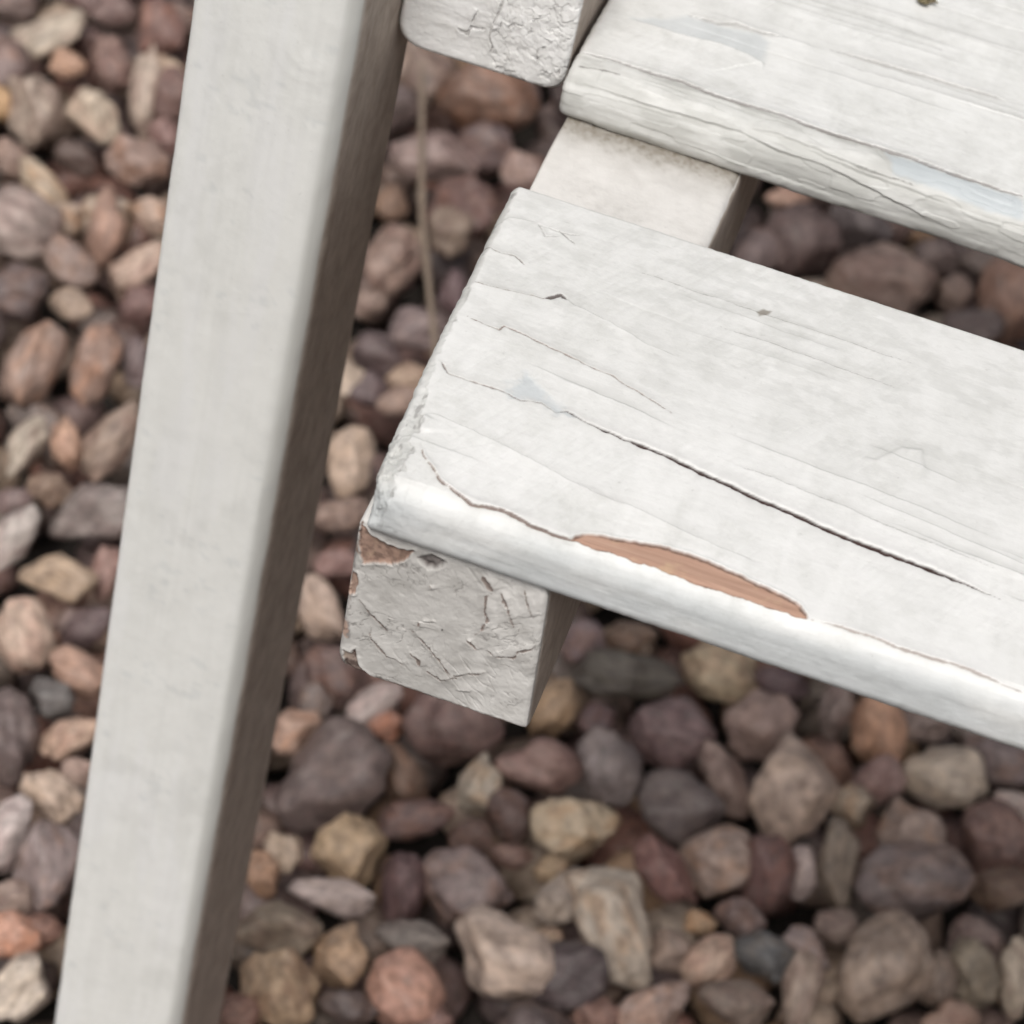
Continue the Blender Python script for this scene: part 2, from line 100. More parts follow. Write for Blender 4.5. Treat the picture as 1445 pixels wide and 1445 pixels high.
# ------------------------------------------------------------------ numpy noise and distance helpers
def _hash(ix, iy, seed):
    h = (ix.astype(np.int64) * 374761393 + iy.astype(np.int64) * 668265263 + seed * 974634777) & 0xFFFFFFFF
    h = ((h ^ (h >> 13)) * 1274126177) & 0xFFFFFFFF
    h = h ^ (h >> 16)
    return (h & 0xFFFFFF) / float(0xFFFFFF)

def vnoise(x, y, seed=0):
    ix, iy = np.floor(x), np.floor(y)
    fx, fy = x - ix, y - iy
    fx = fx * fx * fx * (fx * (fx * 6 - 15) + 10); fy = fy * fy * fy * (fy * (fy * 6 - 15) + 10)
    a = _hash(ix, iy, seed); b = _hash(ix + 1, iy, seed); c = _hash(ix, iy + 1, seed); d = _hash(ix + 1, iy + 1, seed)
    return (a + (b - a) * fx) * (1 - fy) + (c + (d - c) * fx) * fy

def fbm(x, y, seed=0, octv=4, gain=0.5):
    s, amp, tot = 0.0, 1.0, 0.0
    for k in range(octv):
        s = s + amp * (vnoise(x * 2 ** k + 13.7 * k, y * 2 ** k - 7.3 * k, seed + k) - 0.5)
        tot += amp; amp *= gain
    return s / tot * 2

def sstep(a, b, x):
    t = np.clip((x - a) / (b - a), 0, 1)
    return t * t * (3 - 2 * t)

def poly_dist(px, py, poly):
    """distance, signed side (>0 left of travel) and 0..1 position along an open polyline"""
    P = np.array(poly, float)
    seg = np.hypot(*(P[1:] - P[:-1]).T); cum = np.concatenate([[0], np.cumsum(seg)]); L = cum[-1]
    best = np.full(px.shape, 1e9); side = np.zeros(px.shape); pos = np.zeros(px.shape)
    for i in range(len(P) - 1):
        ax, ay = P[i]; bx, by = P[i + 1]; dx, dy = bx - ax, by - ay
        t = np.clip(((px - ax) * dx + (py - ay) * dy) / (dx * dx + dy * dy + 1e-9), 0, 1)
        ex, ey = px - ax - t * dx, py - ay - t * dy
        d = np.hypot(ex, ey); mk = d < best
        best = np.where(mk, d, best); side = np.where(mk, dx * ey - dy * ex, side); pos = np.where(mk, (cum[i] + t * seg[i]) / L, pos)
    return best, np.sign(side), pos

def poly_sdf(px, py, poly):
    """signed distance to a closed polygon, negative inside"""
    d, _, _ = poly_dist(px, py, list(poly) + [poly[0]])
    ins = np.zeros(px.shape, bool); n = len(poly)
    for i in range(n):
        x0, y0 = poly[i]; x1, y1 = poly[(i + 1) % n]
        c = ((y0 > py) != (y1 > py)) & (px < (x1 - x0) * (py - y0) / (y1 - y0 + 1e-12) + x0)
        ins ^= c
    return np.where(ins, -d, d)

def worley(x, y, seed=0):
    """difference of the two nearest feature distances: 0 on cell borders"""
    ix, iy = np.floor(x), np.floor(y)
    d1 = np.full(x.shape, 9.0); d2 = np.full(x.shape, 9.0)
    for ox in (-1, 0, 1):
        for oy in (-1, 0, 1):
            cx, cy = ix + ox, iy + oy
            d = np.hypot(cx + _hash(cx, cy, seed) - x, cy + _hash(cx, cy, seed + 91) - y)
            nd1 = np.minimum(d1, d); d2 = np.minimum(d2, np.maximum(d1, d)); d1 = nd1
    return d2 - d1

def worley_id(x, y, seed=0):
    ix, iy = np.floor(x), np.floor(y)
    d1 = np.full(x.shape, 9.0); idv = np.zeros(x.shape)
    for ox in (-1, 0, 1):
        for oy in (-1, 0, 1):
            cx, cy = ix + ox, iy + oy
            d = np.hypot(cx + _hash(cx, cy, seed) - x, cy + _hash(cx, cy, seed + 91) - y)
            idv = np.where(d < d1, _hash(cx, cy, seed + 7), idv); d1 = np.minimum(d1, d)
    return idv

class Wear:
    """height offset (mm) and wear and painted shade masks on surface coordinates (x, s)"""
    def __init__(self, x, s, seed=0, warp=0.22):
        self.x0, self.s0 = x, s
        self.x = x + warp * fbm(x / 2.4, s / 2.4, seed + 5, 3, 0.5)
        self.s = s + warp * fbm(x / 2.4, s / 2.4, seed + 25, 3, 0.5)
        self.h = np.zeros(x.shape); self.wood = np.zeros(x.shape); self.grime = np.zeros(x.shape)
        self.grey = np.zeros(x.shape); self.tone = np.zeros(x.shape); self.moss = np.zeros(x.shape)
    def _box(self, poly, pad):
        P = np.array(poly)
        return np.nonzero((self.x > P[:, 0].min() - pad) & (self.x < P[:, 0].max() + pad) & (self.s > P[:, 1].min() - pad) & (self.s < P[:, 1].max() + pad))
    def crack(self, poly, w=0.2, depth=0.5, dark=1.0, lip=0.06, red=0.0, taper=0.15, w1=None, jag=1.0):
        k = self._box(poly, 4); w = w * 1.5; w1 = None if w1 is None else [q * 1.45 for q in w1]
        if not len(k[0]): return
        d, sd, t = poly_dist(self.x[k], self.s[k], poly)
        d = np.abs(d + 0.10 * jag * (vnoise(self.x[k] * 2.6, self.s[k] * 2.6, 55) - 0.5) + 0.16 * jag * (vnoise(self.x[k] * 0.9, self.s[k] * 0.9, 56) - 0.5))
        ww = w if w1 is None else np.interp(t, np.linspace(0, 1, len(w1)), w1)
        tp = np.clip(np.minimum(t, 1 - t) / max(taper, 1e-3), 0.12, 1)
        ww = ww * tp * (0.72 + 0.55 * vnoise(self.x[k] * 0.8, self.s[k] * 0.8, 77))
        g = np.exp(-(d / ww) ** 2)
        self.h[k] += lip * tp * np.exp(-(d / (ww * 4 + 0.3)) ** 2) - depth * tp * g
        m = 1 - sstep(0.75, 1.35, d / ww)
        self.grime[k] = np.maximum(self.grime[k], m * dark * (1 - 0.6 * red))
        self.wood[k] = np.maximum(self.wood[k], m * red)
        self.grime[k] = np.maximum(self.grime[k], 0.10 * dark * np.exp(-(d / (ww * 5 + .3)) ** 2))
    def step(self, poly, h=0.2, decay=4.0, side=1, edge=0.2, line=0.0):
        k = self._box(poly, decay * 3)
        if not len(k[0]): return
        d, sd, t = poly_dist(self.x[k], self.s[k], poly)
        tp = sstep(0, 0.22, np.minimum(t, 1 - t)); h = h * 1.6
        sgn = d * np.where(sd == 0, 1, sd) * side
        end = (t <= 0.0) | (t >= 1.0)
        self.h[k] += np.where(end & (d > 0.4), 0, h * tp * sstep(-edge, edge, sgn) * np.exp(-np.maximum(sgn, 0) / decay))
        self.tone[k] += np.where(end, 0, 0.30 * tp * sstep(edge, -edge, sgn) * np.exp(-np.abs(sgn) / 1.6))
        if line:
            self.grime[k] = np.maximum(self.grime[k], line * tp * np.exp(-((sgn + 0.12) / 0.16) ** 2))  # dark line at the step foot, its shadow painted in
    def chip(self, poly, depth=0.4, soft=0.12, red=1.0, lip=0.1, rag=0.0):
        k = self._box(poly, 3)
        if not len(k[0]): return
        sd = poly_sdf(self.x[k], self.s[k], poly)
        if rag: sd = sd + rag * fbm(self.x[k] * 1.1, self.s[k] * 1.1, 41, 3)
        m = 1 - sstep(-soft, soft, sd)
        self.h[k] += -depth * m + lip * np.exp(-((sd - 0.25) / 0.3) ** 2)
        self.wood[k] = np.maximum(self.wood[k], m * red)
        self.grime[k] = np.maximum(self.grime[k] * (1 - m), 0.8 * np.exp(-((sd + 0.18) / 0.2) ** 2) * (0.25 + 0.75 * sstep(-0.2, 0.5, fbm(self.x[k] / 3, self.s[k] / 1.5, 43, 3) + 0.18 * (self.s[k] - np.mean(np.array(poly)[:, 1])))))  # dark inner rim: contact shade painted in, strongest along the upper edge
    def patch(self, poly, chan, v=0.8, soft=0.8, h=0.0, rag=0.6):
        k = self._box(poly, 4)
        if not len(k[0]): return
        sd = poly_sdf(self.x[k], self.s[k], poly) + rag * fbm(self.x[k] / 2, self.s[k] / 2, 17, 4)
        m = 1 - sstep(-soft, soft, sd)
        a = getattr(self, chan); a[k] = np.maximum(a[k], m * v)
        self.h[k] += h * m

# ------------------------------------------------------------------ mesh helpers
def grid_faces(nu, nv, wrap_v, base=0):
    i = np.arange(nu - 1)[:, None]; j = np.arange(nv if wrap_v else nv - 1)[None, :]
    j2 = (j + 1) % nv
    a = base + i * nv + j; b = base + (i + 1) * nv + j; c = base + (i + 1) * nv + j2; d = base + i * nv + j2
    return np.stack([a, b, c, d], -1).reshape(-1, 4)

def make_mesh(name, verts, quads, caps=(), attrs=None, smooth=True):
    me = bpy.data.meshes.new(name)
    nq = len(quads)
    loops = np.concatenate([np.asarray(quads, np.int32).reshape(-1)] + [np.asarray(c, np.int32) for c in caps])
    starts = np.concatenate([np.arange(nq) * 4, nq * 4 + np.cumsum([0] + [len(c) for c in caps])[:len(caps)]]).astype(np.int32)
    me.vertices.add(len(verts)); me.vertices.foreach_set("co", (np.asarray(verts, np.float32) * MM).reshape(-1))
    me.loops.add(len(loops)); me.loops.foreach_set("vertex_index", loops)
    me.polygons.add(len(starts)); me.polygons.foreach_set("loop_start", starts)
    me.update(calc_edges=True)
    me.polygons.foreach_set("use_smooth", np.full(len(starts), smooth))
    for an, av in (attrs or {}).items():
        at = me.attributes.new(an, 'FLOAT_COLOR', 'POINT')
        av = np.asarray(av, np.float32)
        if av.shape[1] == 3: av = np.concatenate([av, np.ones((len(av), 1), np.float32)], 1)
        at.data.foreach_set("color", av.reshape(-1))
    me.validate()
    return me

def link(name, me, mat, parent=None):
    o = bpy.data.objects.new(name, me)
    if mat is not None and not len(me.materials): me.materials.append(mat)
    COL.objects.link(o)
    if parent is not None: o.parent = parent
    return o

def ring_normals(P):
    t = np.roll(P, -1, 0) - np.roll(P, 1, 0)
    n = np.stack([t[:, 1], -t[:, 0]], 1); n /= np.linalg.norm(n, axis=1)[:, None] + 1e-9
    return n

# ------------------------------------------------------------------ materials
def nd(nt, kind, **kw):
    n = nt.nodes.new(kind)
    for k, v in kw.items():
        if k in n.inputs.keys(): n.inputs[k].default_value = v
        else: setattr(n, k, v)
    return n

def mixc(nt, fac, a, b, blend='MIX'):
    n = nt.nodes.new("ShaderNodeMix"); n.data_type = 'RGBA'; n.blend_type = blend
    for idx, v in ((0, fac), (6, a), (7, b)):
        if hasattr(v, 'links') or hasattr(v, 'is_linked'): nt.links.new(v, n.inputs[idx])
        else: n.inputs[idx].default_value = v if idx == 0 else (*v, 1.0)[:4]
    return n.outputs[2]

def ramp(nt, fac, stops):
    r = nt.nodes.new("ShaderNodeValToRGB"); nt.links.new(fac, r.inputs[0])
    e = r.color_ramp.elements
    while len(e) < len(stops): e.new(0.5)
    for el, (p, c) in zip(e, stops):
        el.position = p; el.color = (*c, 1.0) if len(c) == 3 else c
    return r.outputs[0]

def noise(nt, vec, scale, detail=4, rough=0.6, w=None):
    n = nt.nodes.new("ShaderNodeTexNoise"); n.inputs["Scale"].default_value = scale
    n.inputs["Detail"].default_value = detail; n.inputs["Roughness"].default_value = rough
    nt.links.new(vec, n.inputs["Vector"]); return n.outputs["Fac"]

def mapping(nt, vec, scale=(1, 1, 1), rot=(0, 0, 0)):
    n = nt.nodes.new("ShaderNodeMapping"); n.inputs["Scale"].default_value = scale; n.inputs["Rotation"].default_value = rot
    nt.links.new(vec, n.inputs["Vector"]); return n.outputs[0]

def math_(nt, op, a, b=0.0):
    n = nt.nodes.new("ShaderNodeMath"); n.operation = op
    for i, v in enumerate((a, b)):
        if hasattr(v, 'is_linked'): nt.links.new(v, n.inputs[i])
        else: n.inputs[i].default_value = v
    return n.outputs[0]

def paint_material(name, white, dirty, brush_scale, dirt=0.5, grain_rot=0.0, speck=0.35, grain_axis='x', bump=0.4):
    mt = bpy.data.materials.new(name); mt.use_nodes = True; nt = mt.node_tree; nt.nodes.clear()
    out = nt.nodes.new("ShaderNodeOutputMaterial"); bs = nt.nodes.new("ShaderNodeBsdfPrincipled")
    nt.links.new(bs.outputs[0], out.inputs[0])
    geo = nt.nodes.new("ShaderNodeTexCoord").outputs["Object"]
    at = nd(nt, "ShaderNodeAttribute", attribute_name="wear"); sep = nt.nodes.new("ShaderNodeSeparateColor"); nt.links.new(at.outputs["Color"], sep.inputs[0])
    wood, grime, grey = sep.outputs[0], sep.outputs[1], sep.outputs[2]
    at2 = nd(nt, "ShaderNodeAttribute", attribute_name="side"); sep2 = nt.nodes.new("ShaderNodeSeparateColor"); nt.links.new(at2.outputs["Color"], sep2.inputs[0])
    taupe, tone, moss = sep2.outputs[0], sep2.outputs[1], sep2.outputs[2]
    # white paint, uneven dirt film, brush marks
    n1 = noise(nt, geo, 48, 3, 0.65); n2 = noise(nt, geo, 300, 3, 0.7); n3 = noise(nt, geo, 125, 3, 0.7)
    dirtf = ramp(nt, n1, [(0.38, (0, 0, 0)), (0.70, (1, 1, 1))])
    fine = ramp(nt, n2, [(0.42, (0, 0, 0)), (0.72, (1, 1, 1))])
    brush = noise(nt, mapping(nt, geo, brush_scale, (0, 0, grain_rot)), 60, 3, 0.6)
    brf = ramp(nt, brush, [(0.50, (0, 0, 0)), (0.62, (1, 1, 1))])
    midf = ramp(nt, n3, [(0.42, (0, 0, 0)), (0.66, (1, 1, 1))])
    f = math_(nt, 'ADD', math_(nt, 'MULTIPLY', dirtf, 0.35), math_(nt, 'MULTIPLY', midf, 0.35))
    f = math_(nt, 'MULTIPLY', math_(nt, 'ADD', f, math_(nt, 'MULTIPLY', math_(nt, 'MULTIPLY', math_(nt, 'ADD', dirtf, 0.35), fine), 0.55)), dirt)
    c = mixc(nt, f, white, dirty)
    c = mixc(nt, math_(nt, 'MULTIPLY', brf, 0.4), c, tuple(min(0.86, w * 1.06) for w in white))
    sp = noise(nt, geo, 900, 2, 0.5); spf = ramp(nt, sp, [(0.66, (0, 0, 0)), (0.76, (1, 1, 1))])
    spf = math_(nt, 'MULTIPLY', spf, math_(nt, 'MULTIPLY', fine, speck))
    c = mixc(nt, spf, c, (0.33, 0.32, 0.30))
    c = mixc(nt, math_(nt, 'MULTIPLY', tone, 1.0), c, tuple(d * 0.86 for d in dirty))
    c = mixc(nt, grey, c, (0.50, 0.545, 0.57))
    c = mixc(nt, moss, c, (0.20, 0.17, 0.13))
    # bare wood under the chips
    gs = (0.06, 1, 1) if grain_axis == 'x' else ((1, 1, 0.06) if grain_axis == 'z' else (1, 0.06, 1))
    g1 = noise(nt, mapping(nt, geo, gs), 900, 3, 0.65); g2 = noise(nt, geo, 150, 3, 0.7)
    wc = ramp(nt, g1, [(0.30, (0.37, 0.225, 0.165)), (0.46, (0.43, 0.27, 0.198)), (0.60, (0.47, 0.30, 0.225)), (0.78, (0.53, 0.375, 0.28))])
    wc = mixc(nt, ramp(nt, g2, [(0.55, (0, 0, 0)), (0.75, (0.7, 0.7, 0.7))]), wc, (0.56, 0.41, 0.26))
    c = mixc(nt, wood, c, wc)
    # taupe brown colour of the side faces
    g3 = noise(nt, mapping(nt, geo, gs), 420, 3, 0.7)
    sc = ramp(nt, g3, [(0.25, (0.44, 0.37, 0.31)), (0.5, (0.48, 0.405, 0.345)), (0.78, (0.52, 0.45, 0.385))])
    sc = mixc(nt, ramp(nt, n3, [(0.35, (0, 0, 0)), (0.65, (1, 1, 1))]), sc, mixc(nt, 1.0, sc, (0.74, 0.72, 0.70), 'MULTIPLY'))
    c = mixc(nt, taupe, c, sc)
    gn = noise(nt, geo, 700, 3, 0.6)
    gc = mixc(nt, gn, (0.014, 0.008, 0.007), (0.075, 0.038, 0.032))
    c = mixc(nt, grime, c, gc)
    nt.links.new(c, bs.inputs["Base Color"])
    rr = mixc(nt, math_(nt, 'MAXIMUM', math_(nt, 'MAXIMUM', wood, grime), taupe), (0.46,) * 3, (0.85,) * 3)
    rr = mixc(nt, math_(nt, 'MULTIPLY', dirtf, 0.35), rr, (0.7,) * 3)
    nt.links.new(rr, bs.inputs["Roughness"])
    bs.inputs["Specular IOR Level"].default_value = 0.35
    # fine relief
    hb = math_(nt, 'ADD', math_(nt, 'MULTIPLY', brush, 1.0), math_(nt, 'MULTIPLY', n2, 0.7))
    bp = nd(nt, "ShaderNodeBump"); bp.inputs["Strength"].default_value = bump; bp.inputs["Distance"].default_value = 0.00035
    nt.links.new(hb, bp.inputs["Height"]); nt.links.new(bp.outputs[0], bs.inputs["Normal"])
    return mt

M_SLAT = paint_material("weathered_white_slat_paint", (0.80, 0.80, 0.78), (0.58, 0.58, 0.55), (2.2, 0.35, 1), dirt=0.7, grain_rot=0.25)
M_SLAT_CLEAN = paint_material("white_slat_paint", (0.80, 0.797, 0.78), (0.59, 0.59, 0.56), (2.2, 0.35, 1), dirt=0.65, grain_rot=0.25)
M_END = paint_material("cracked_grey_white_end_paint", (0.75, 0.73, 0.70), (0.56, 0.54, 0.51), (0.5, 1, 1.8), dirt=0.75, speck=0.4, grain_axis='y', bump=0.75)
M_BAR = paint_material("crackled_white_end_paint", (0.85, 0.845, 0.83), (0.68, 0.67, 0.64), (0.5, 1, 1.8), dirt=0.5, speck=0.25, grain_axis='y', bump=0.6)
M_LEG = paint_material("smooth_white_leg_paint", (0.86, 0.86, 0.83), (0.71, 0.71, 0.675), (1.6, 1.6, 0.25), dirt=0.45, speck=0.22, grain_axis='z')

# ------------------------------------------------------------------ the chair
chair = bpy.data.objects.new("garden_chair", None)
COL.objects.link(chair)
chair.location = (0, 0, -0.390)
chair["label"] = "weathered white painted wooden slatted garden chair standing on the gravel"
chair["category"] = "chair"
bpy.context.view_layer.update()
def chair_part(name, me, mat):
    o = link(name, me, mat, chair)
    o.matrix_parent_inverse = Matrix.Translation((0, 0, 0.390))
    return o

def slat_profile(yf, yb, T, ry, rz, ds_fine, low=3.0, rb=1.4):
    """closed ring (y, z, s): up the back, over the top, round the front, under"""
    pts = []
    s = yb
    back = []
    for k in range(6, 0, -1):                       # rounded back top edge
        a = math.pi / 2 * k / 6
        back.append((yb - rb + rb * math.sin(a), T - rb + rb * math.cos(a), yb - rb + rb * a))
    pts += [(yb, 0.8, yb + 14), (yb, 4, yb + 9)] + back
    for y in np.arange(yb - rb, yf + ry, -ds_fine): pts.append((y, T, y))
    s = yf + ry; py, pz = yf + ry, T
    n = max(12, int((ry + rz) * 0.8 / ds_fine))
    for k in range(n + 1):
        a = math.pi / 2 * k / n
        y, z = yf + ry - ry * math.sin(a), T - rz + rz * math.cos(a)
        s -= math.hypot(y - py, z - pz); pts.append((y, z, s)); py, pz = y, z
    for z in np.arange(T - rz - ds_fine, low, -ds_fine):
        s -= pz - z; pts.append((yf, z, s)); py, pz = yf, z
    for k in range(0, 9):
        a = math.pi / 2 * k / 8
        y, z = yf + low - low * math.cos(a), low - low * math.sin(a)
        s -= math.hypot(y - py, z - pz); pts.append((y, z, s)); py, pz = y, z
    for t in np.linspace(0, 1, 8)[1:-1]:
        pts.append((yf + low + (yb - 0.8 - yf - low) * t, 0.0, s - 5 - 80 * t))
    pts.append((yb - 0.8, 0.0, yb + 16))
    return np.array(pts)

def build_slat(prof, x0, x1, dx, fine_to, wearfn, skew=0.0, left_shift=None, r_end=1.6, seed=0):
    P = prof[:, :2]; S = prof[:, 2]; nrm = -ring_normals(P)
    if np.sum(nrm[:, 1] * (P[:, 1] - P[:, 1].mean())) < 0: nrm = -nrm
    th = np.linspace(0, math.pi / 2, 7)
    us = [(x0 + r_end * (1 - math.sin(t)), r_end * (1 - math.cos(math.pi / 2 - t))) for t in th]   # (x, inset)
    us = [(x0 + r_end * (1 - math.cos(t)), r_end * (1 - math.sin(t))) for t in th]
    x = us[-1][0]
    while x < fine_to: x += dx; us.append((x, 0))
    step = dx
    while x < x1 - 3:
        step = min(step * 1.25, 12); x += step; us.append((min(x, x1 - 2), 0))
    us += [(x1 - r_end * (1 - math.sin(t)), r_end * (1 - math.cos(t))) for t in np.linspace(0, math.pi / 2, 5)]
    us = np.array(us); nu, nv = len(us), len(P)
    X = np.repeat(us[:, 0][:, None], nv, 1); SS = np.repeat(S[None, :], nu, 0)
    w = wearfn(X, SS)
    off = w.h - us[:, 1][:, None]
    Y = P[None, :, 0] + nrm[None, :, 0] * off; Z = P[None, :, 1] + nrm[None, :, 1] * off
    Y = Y + skew * X
    if left_shift is not None:
        sh = np.interp(S, left_shift[0], left_shift[1])[None, :] + 0.25 * fbm(SS / 1.5, SS * 0 + 3, seed + 9, 4, 0.65)
        X = X + sh * np.exp(-np.maximum(X - x0, 0) / 6.0)
    V = np.stack([X, Y, Z], -1).reshape(-1, 3)
    wear = np.stack([w.wood, w.grime, w.grey], -1).reshape(-1, 3)
    side = np.stack([np.zeros_like(w.h), w.tone, getattr(w, 'moss', np.zeros_like(w.h))], -1).reshape(-1, 3)
    q = grid_faces(nu, nv, True)[:, ::-1]
    return make_mesh("seat_slat", V, q, [list(range(nv))[::1], [(nu - 1) * nv + j for j in range(nv)][::-1]],
                     {"wear": np.clip(wear, 0, 1), "side": np.clip(side, 0, 1)})

def base_paint(w, seed, brush=0.035, flow=0.05):
    x, s = w.x0, w.s0
    w.h += flow * fbm(x / 9, s / 5, seed, 4) + 0.016 * fbm(x / 1.2, s / 1.2, seed + 3, 3)
    a = x * math.cos(1.15) + s * math.sin(1.15); b = -x * math.sin(1.15) + s * math.cos(1.15)
    w.h += 2.2 * brush * fbm(a / 9, b / 0.9, seed + 7, 3) * sstep(-0.2, 0.4, fbm(x / 25, s / 18, seed + 8, 2))
    # faint raised grain running along the board
    w.h += 0.03 * fbm(x / 22, s / 1.6, seed + 11, 3)

def ridges(w, seed, xr, sr, slope, n, hr, ln):
    r = np.random.default_rng(seed)
    for _ in range(n):
        L = r.uniform(*ln); xa = r.uniform(xr[0], xr[1] - 0.3 * L); sb = r.uniform(*sr)
        xs = np.arange(xa, xa + L, 4.0); wig = np.cumsum(r.normal(0, 0.22, len(xs)))
        pts = [(float(a), float(sb + slope * (a - xa) + b)) for a, b in zip(xs, wig)]
        if len(pts) < 3: continue
        w.step(pts, h=r.uniform(*hr), decay=r.uniform(2.5, 7), side=-1 if r.random() < 0.85 else 1, edge=r.uniform(0.15, 0.4))
        if r.random() < 0.3: w.crack(pts, w=0.06, depth=0.12, dark=0.35, lip=0.02)

def lower_wear(x, s):
    w = Wear(x, s, 11)
    base_paint(w, 3)
    ridges(w, 5, (0, 125), (2, 60), -0.11, 12, (0.05, 0.12), (18, 70))
    ridges(w, 6, (0, 125), (58, 84), -0.03, 5, (0.03, 0.07), (20, 60))
    w.crack(LOW_MAIN[6:], w1=[0.16, 0.22, 0.24, 0.26, 0.3, 0.4, 0.37, 0.35, 0.33, 0.41, 0.41, 0.27, 0.12], jag=0.8, depth=1.2, dark=1.0, lip=0.06, red=0.0, taper=0.10)
    w.crack(LOW_MAIN[:8], w=0.16, depth=0.3, dark=0.7, lip=0, red=0.25, taper=0.04)  # start of the crack, with the flake edge's shadow line painted dark
    w.step([(0.2, 36.5)] + LOW_MAIN[:11], h=0.17, decay=7, side=-1, line=0.2)
    w.patch(LOW_GREY, 'grey', 0.6, 1.3, h=-0.15, rag=1.6)
    w.crack(LOW_THIN, w=0.15, depth=0.3, dark=0.75, red=0.45, lip=0.05)
    w.step(LOW_THIN, h=0.16, decay=5, side=-1)
    w.crack(LOW_C3, w=0.12, depth=0.2, dark=0.55, red=0.2); w.step(LOW_C3, h=0.15, decay=4, side=-1)
    w.crack(LOW_V, w=0.09, depth=0.2, dark=0.32); w.crack(LOW_V2, w=0.11, depth=0.2, dark=0.5)
    w.crack(LOW_C4, w=0.11, depth=0.2, dark=0.6, red=0.3); w.step(LOW_C4, h=0.15, decay=5, side=-1)
    w.crack(LOW_C4D, w=0.28, depth=0.4, dark=0.85)
    w.step(LOW_RIDGE4, h=0.28, decay=5, side=-1)
    w.step([(3.0, 18.6)] + LOW_FLAKE2[2:] + LOW_C5[1:] + [(58, 10.5), (72, 9.5)], h=0.5, decay=8, side=-1, line=0.22)
    w.step(LOW_FLAKE2[:3][::-1], h=0.35, decay=2.0, side=1, line=0.3)
    w.crack(LOW_C5, w=0.14, depth=0.3, dark=0.6, red=0.4)
    w.crack(LOW_FRONT, w1=[0.04, 0.06, 0.08, 0.08, 0.11, 0.15, 0.12, 0.18, 0.16, 0.15, 0.18], depth=0.5, dark=0.95, red=0.55, lip=0.12, taper=0.05)
    w.step(LOW_FRONT, h=0.30, decay=6, side=1)
    w.crack(LOW_FRONT2, w=0.11, depth=0.25, dark=0.5, red=0.35, lip=0.06); w.step(LOW_FRONT2, h=0.18, decay=4, side=1)
    w.chip(LOW_CHIP, depth=0.55, rag=0.22, lip=0.10)
    w.step(LOW_RIDGE6, h=0.16, decay=2.5, side=-1, edge=0.6)
    w.patch(LOW_STAIN, 'moss', 0.75, 0.3, rag=0.3)
    w.step(LOW_TOPEDGE, h=0.14, decay=5, side=-1, line=0.12)
    # ragged corner where the front meets the left end
    cz = np.exp(-np.maximum(x - 4, 0) / 5.0) * sstep(14, 6, s)
    w.h += cz * 0.35 * fbm(x / 2.6, s / 2.6, 71, 4) ; w.tone += 0.35 * cz
    # shade of the front lip painted in as bluish grey, deeper downwards
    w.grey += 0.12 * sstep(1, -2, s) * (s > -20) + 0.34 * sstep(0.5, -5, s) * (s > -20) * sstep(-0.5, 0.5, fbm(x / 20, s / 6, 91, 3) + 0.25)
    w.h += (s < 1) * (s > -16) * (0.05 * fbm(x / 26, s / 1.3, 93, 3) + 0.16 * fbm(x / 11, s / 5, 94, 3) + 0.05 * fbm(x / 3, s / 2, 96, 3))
    # grey wash over the back half of the board
    w.tone += 0.16 * sstep(28, 55, s) * (s < 98) + 0.24 * sstep(30, 60, s) * sstep(-0.1, 0.35, fbm(x / 7, s / 3.5, 95, 5, 0.65)) * (s < 98)
    bw = np.interp(s, [-4, 10, 25, 40, 97], [6.5, 5.2, 3.4, 1.7, 1.1]) * (1 + 0.5 * fbm(x / 3, s / 3, 97, 4))
    xe = np.maximum(x - 0.3, 0)
    strip = sstep(bw + 0.25, bw - 0.25, xe) * (s < 100) * sstep(-11, -4, s)
    w.h -= strip * np.clip(0.14 + 0.24 * (bw - xe), 0, 1.3) * (0.85 + 0.5 * fbm(x / 1.5, s / 2.5, 99, 4))
    w.tone += 0.45 * strip; w.grime = np.maximum(w.grime, 0.28 * (s < 60) * (s > -10) * np.exp(-((xe - bw) / 0.22) ** 2) * sstep(-0.2, 0.3, fbm(x / 2, s / 4, 100, 3)))
    w.grime = np.maximum(w.grime, 0.4 * strip * sstep(0.35, 0.55, fbm(x / 1.2, s / 3, 98, 3)))
    w.grey = np.clip(w.grey, 0, 1); w.tone = np.clip(w.tone, 0, 1)
    return w

